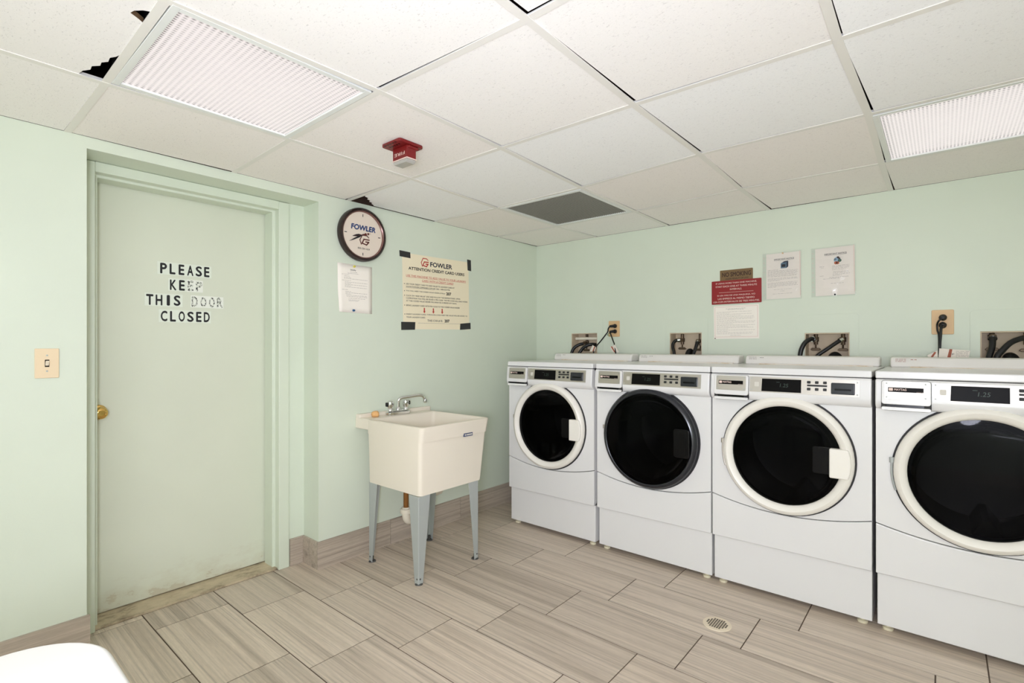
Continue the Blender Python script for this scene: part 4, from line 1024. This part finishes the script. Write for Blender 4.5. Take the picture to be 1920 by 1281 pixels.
# faucet
fx, fy_ = .078, -1.492
bm = nb(); prism(bm, [(a-ox, b-oy) for a, b in rrect(fx-.026, fx+.026, fy_-.086, fy_+.086, .024, 6)], 'z', .809, .828)
prism(bm, [(a-ox, b-oy) for a, b in rrect(fx-.019, fx+.019, fy_-.066, fy_+.066, .018, 6)], 'z', .828, .836)
fa = put('faucet', bm, 'chrome', t, bevel=.004, seg=3)
for s_ in (-1, 1):
    bm = nb(); c_ = (fx-ox, fy_+s_*.058-oy, .834)
    lathe(bm, [(.019, 0), (.017, .012), (.0145, .016), (.019, .026), (.0215, .040), (.019, .055), (.011, .062), (0, .064)], c_, 'z', 24); hd = put('handle', bm, 'chrome', fa)
    bm = nb(); prism(bm, rrect(c_[1]+s_*.018-.012, c_[1]+s_*.018+.012, c_[2]+.028, c_[2]+.052, .004, 3), 'x', c_[0]-.008, c_[0]+.008); put('handle_insert', bm, 'black', hd, bevel=.002)
bm = nb(); q = [(fx, fy_, .834), (fx, fy_, .875), (fx+.003, fy_+.003, .897), (fx+.010, fy_+.020, .9075), (fx+.026, fy_+.070, .913), (fx+.043, fy_+.122, .918), (fx+.052, fy_+.146, .914), (fx+.057, fy_+.158, .898), (fx+.059, fy_+.162, .880)]
tube(bm, [(a-ox, b-oy, c) for a, b, c in q], .0092, 14, 5); lathe(bm, [(.018, -.004), (.016, .012), (.011, .018)], (fx-ox, fy_-oy, .838), 'z', 20); put('spout', bm, 'chrome', fa)
bm = nb(); lathe(bm, [(.0115, -.010), (.0125, -.002), (.0115, .010)], (q[-1][0]-ox, q[-1][1]-oy, .880), 'z', 18); put('aerator', bm, 'chrome', fa)
# drain pipes below
TX, TY = .165, -1.500
bm = nb(); tube(bm, [(TX-ox, TY-oy, .453), (TX-ox, TY-oy, .238)], .0155, 16, 1); put('tailpiece', bm, 'copper', t)
bm = nb(); tube(bm, [(TX-ox, TY-oy, .262), (TX-ox, TY-oy, .215), (TX-.004-ox, TY+.012-oy, .183), (TX-.012-ox, TY+.040-oy, .170), (TX-.020-ox, TY+.068-oy, .183), (TX-.024-ox, TY+.080-oy, .215), (TX-.026-ox, TY+.084-oy, .250), (.12-ox, -1.37-oy, .266), (.085-ox, -1.27-oy, .262), (.055-ox, -1.18-oy, .257), (.040-ox, -1.135-oy, .254), (.032-ox, -1.11-oy, .252)], .023, 16, 5)
for c_, z_ in (((TX, TY), .240), ((TX-.025, TY+.082), .232)): lathe(bm, [(.027, -.014), (.034, -.012), (.034, .012), (.026, .016)], (c_[0]-ox, c_[1]-oy, z_), 'z', 12)
put('drain_trap', bm, 'pvc', t)
bm = nb(); tube(bm, [(.052-ox, -1.184-oy, .257), (.040-ox, -1.158-oy, .256)], .026, 14, 1); put('pipe_collar', bm, 'black', t)
# soap on the deck
bm = nb(); lathe(bm, [(0, .0), (.016, .001), (.021, .012), (.019, .025), (.011, .033), (0, .035)], (0, 0, 0), 'z', 18)
for v in bm.verts: v.co.y *= 1.12; v.co.x += .003*math.sin(v.co.y*160); v.co.z += .0015*math.sin(v.co.x*210) if v.co.z > .004 else 0
o = put('soap', bm, 'soap', None, angle=180); o.location = (.072, -1.652, .8092); tag(o, 'lump of orange soap on the sink deck left of the faucet', 'soap')

# ------------------------------------------------------------------ floor drain
t = thing('floor_drain', 'round cream floor drain cover in front of the washers', 'floor drain', (1.859, -1.122, 0))
bm = nb(); lathe(bm, [(.060, .0002), (.059, .0028), (.055, .0034), (0, .0034)], (0, 0, 0), 'z', 48); put('cover', bm, 'drainw', t)
bm = nb()
for a in range(-4, 5):
    for c in range(-6, 7):
        x_, y_ = a*.0098, c*.0062
        if x_*x_+y_*y_ < .046**2 and abs(c) <= (6 if abs(a) < 3 else 4 if abs(a) < 4 else 2): box(bm, x_-.0034, x_+.0034, y_-.0021, y_+.0021, .0034, .0037)
put('slots', bm, 'dark', t, smooth=False)

# ------------------------------------------------------------------ white table at the lower left
t = thing('white_table', 'white round cornered table in the lower left foreground', 'table', (1.80, -3.65, 0))
bm = nb(); prism(bm, rrect(-.40, .30, -.42, .455, .13, 10), 'z', .680, .705); put('tabletop', bm, 'table', t, bevel=.009, seg=4)
bm = nb(); prism(bm, rrect(-.33, .24, -.36, .38, .06, 6), 'z', .635, .680); put('apron', bm, 'table', t, bevel=.003)
for a, c in ((-.29, -.32), (.20, -.32), (-.29, .34), (.20, .34)):
    bm = nb(); tube(bm, [(a, c, .64), (a, c, 0)], [.022, .015], 14, 1); put('leg', bm, 'galv', t)
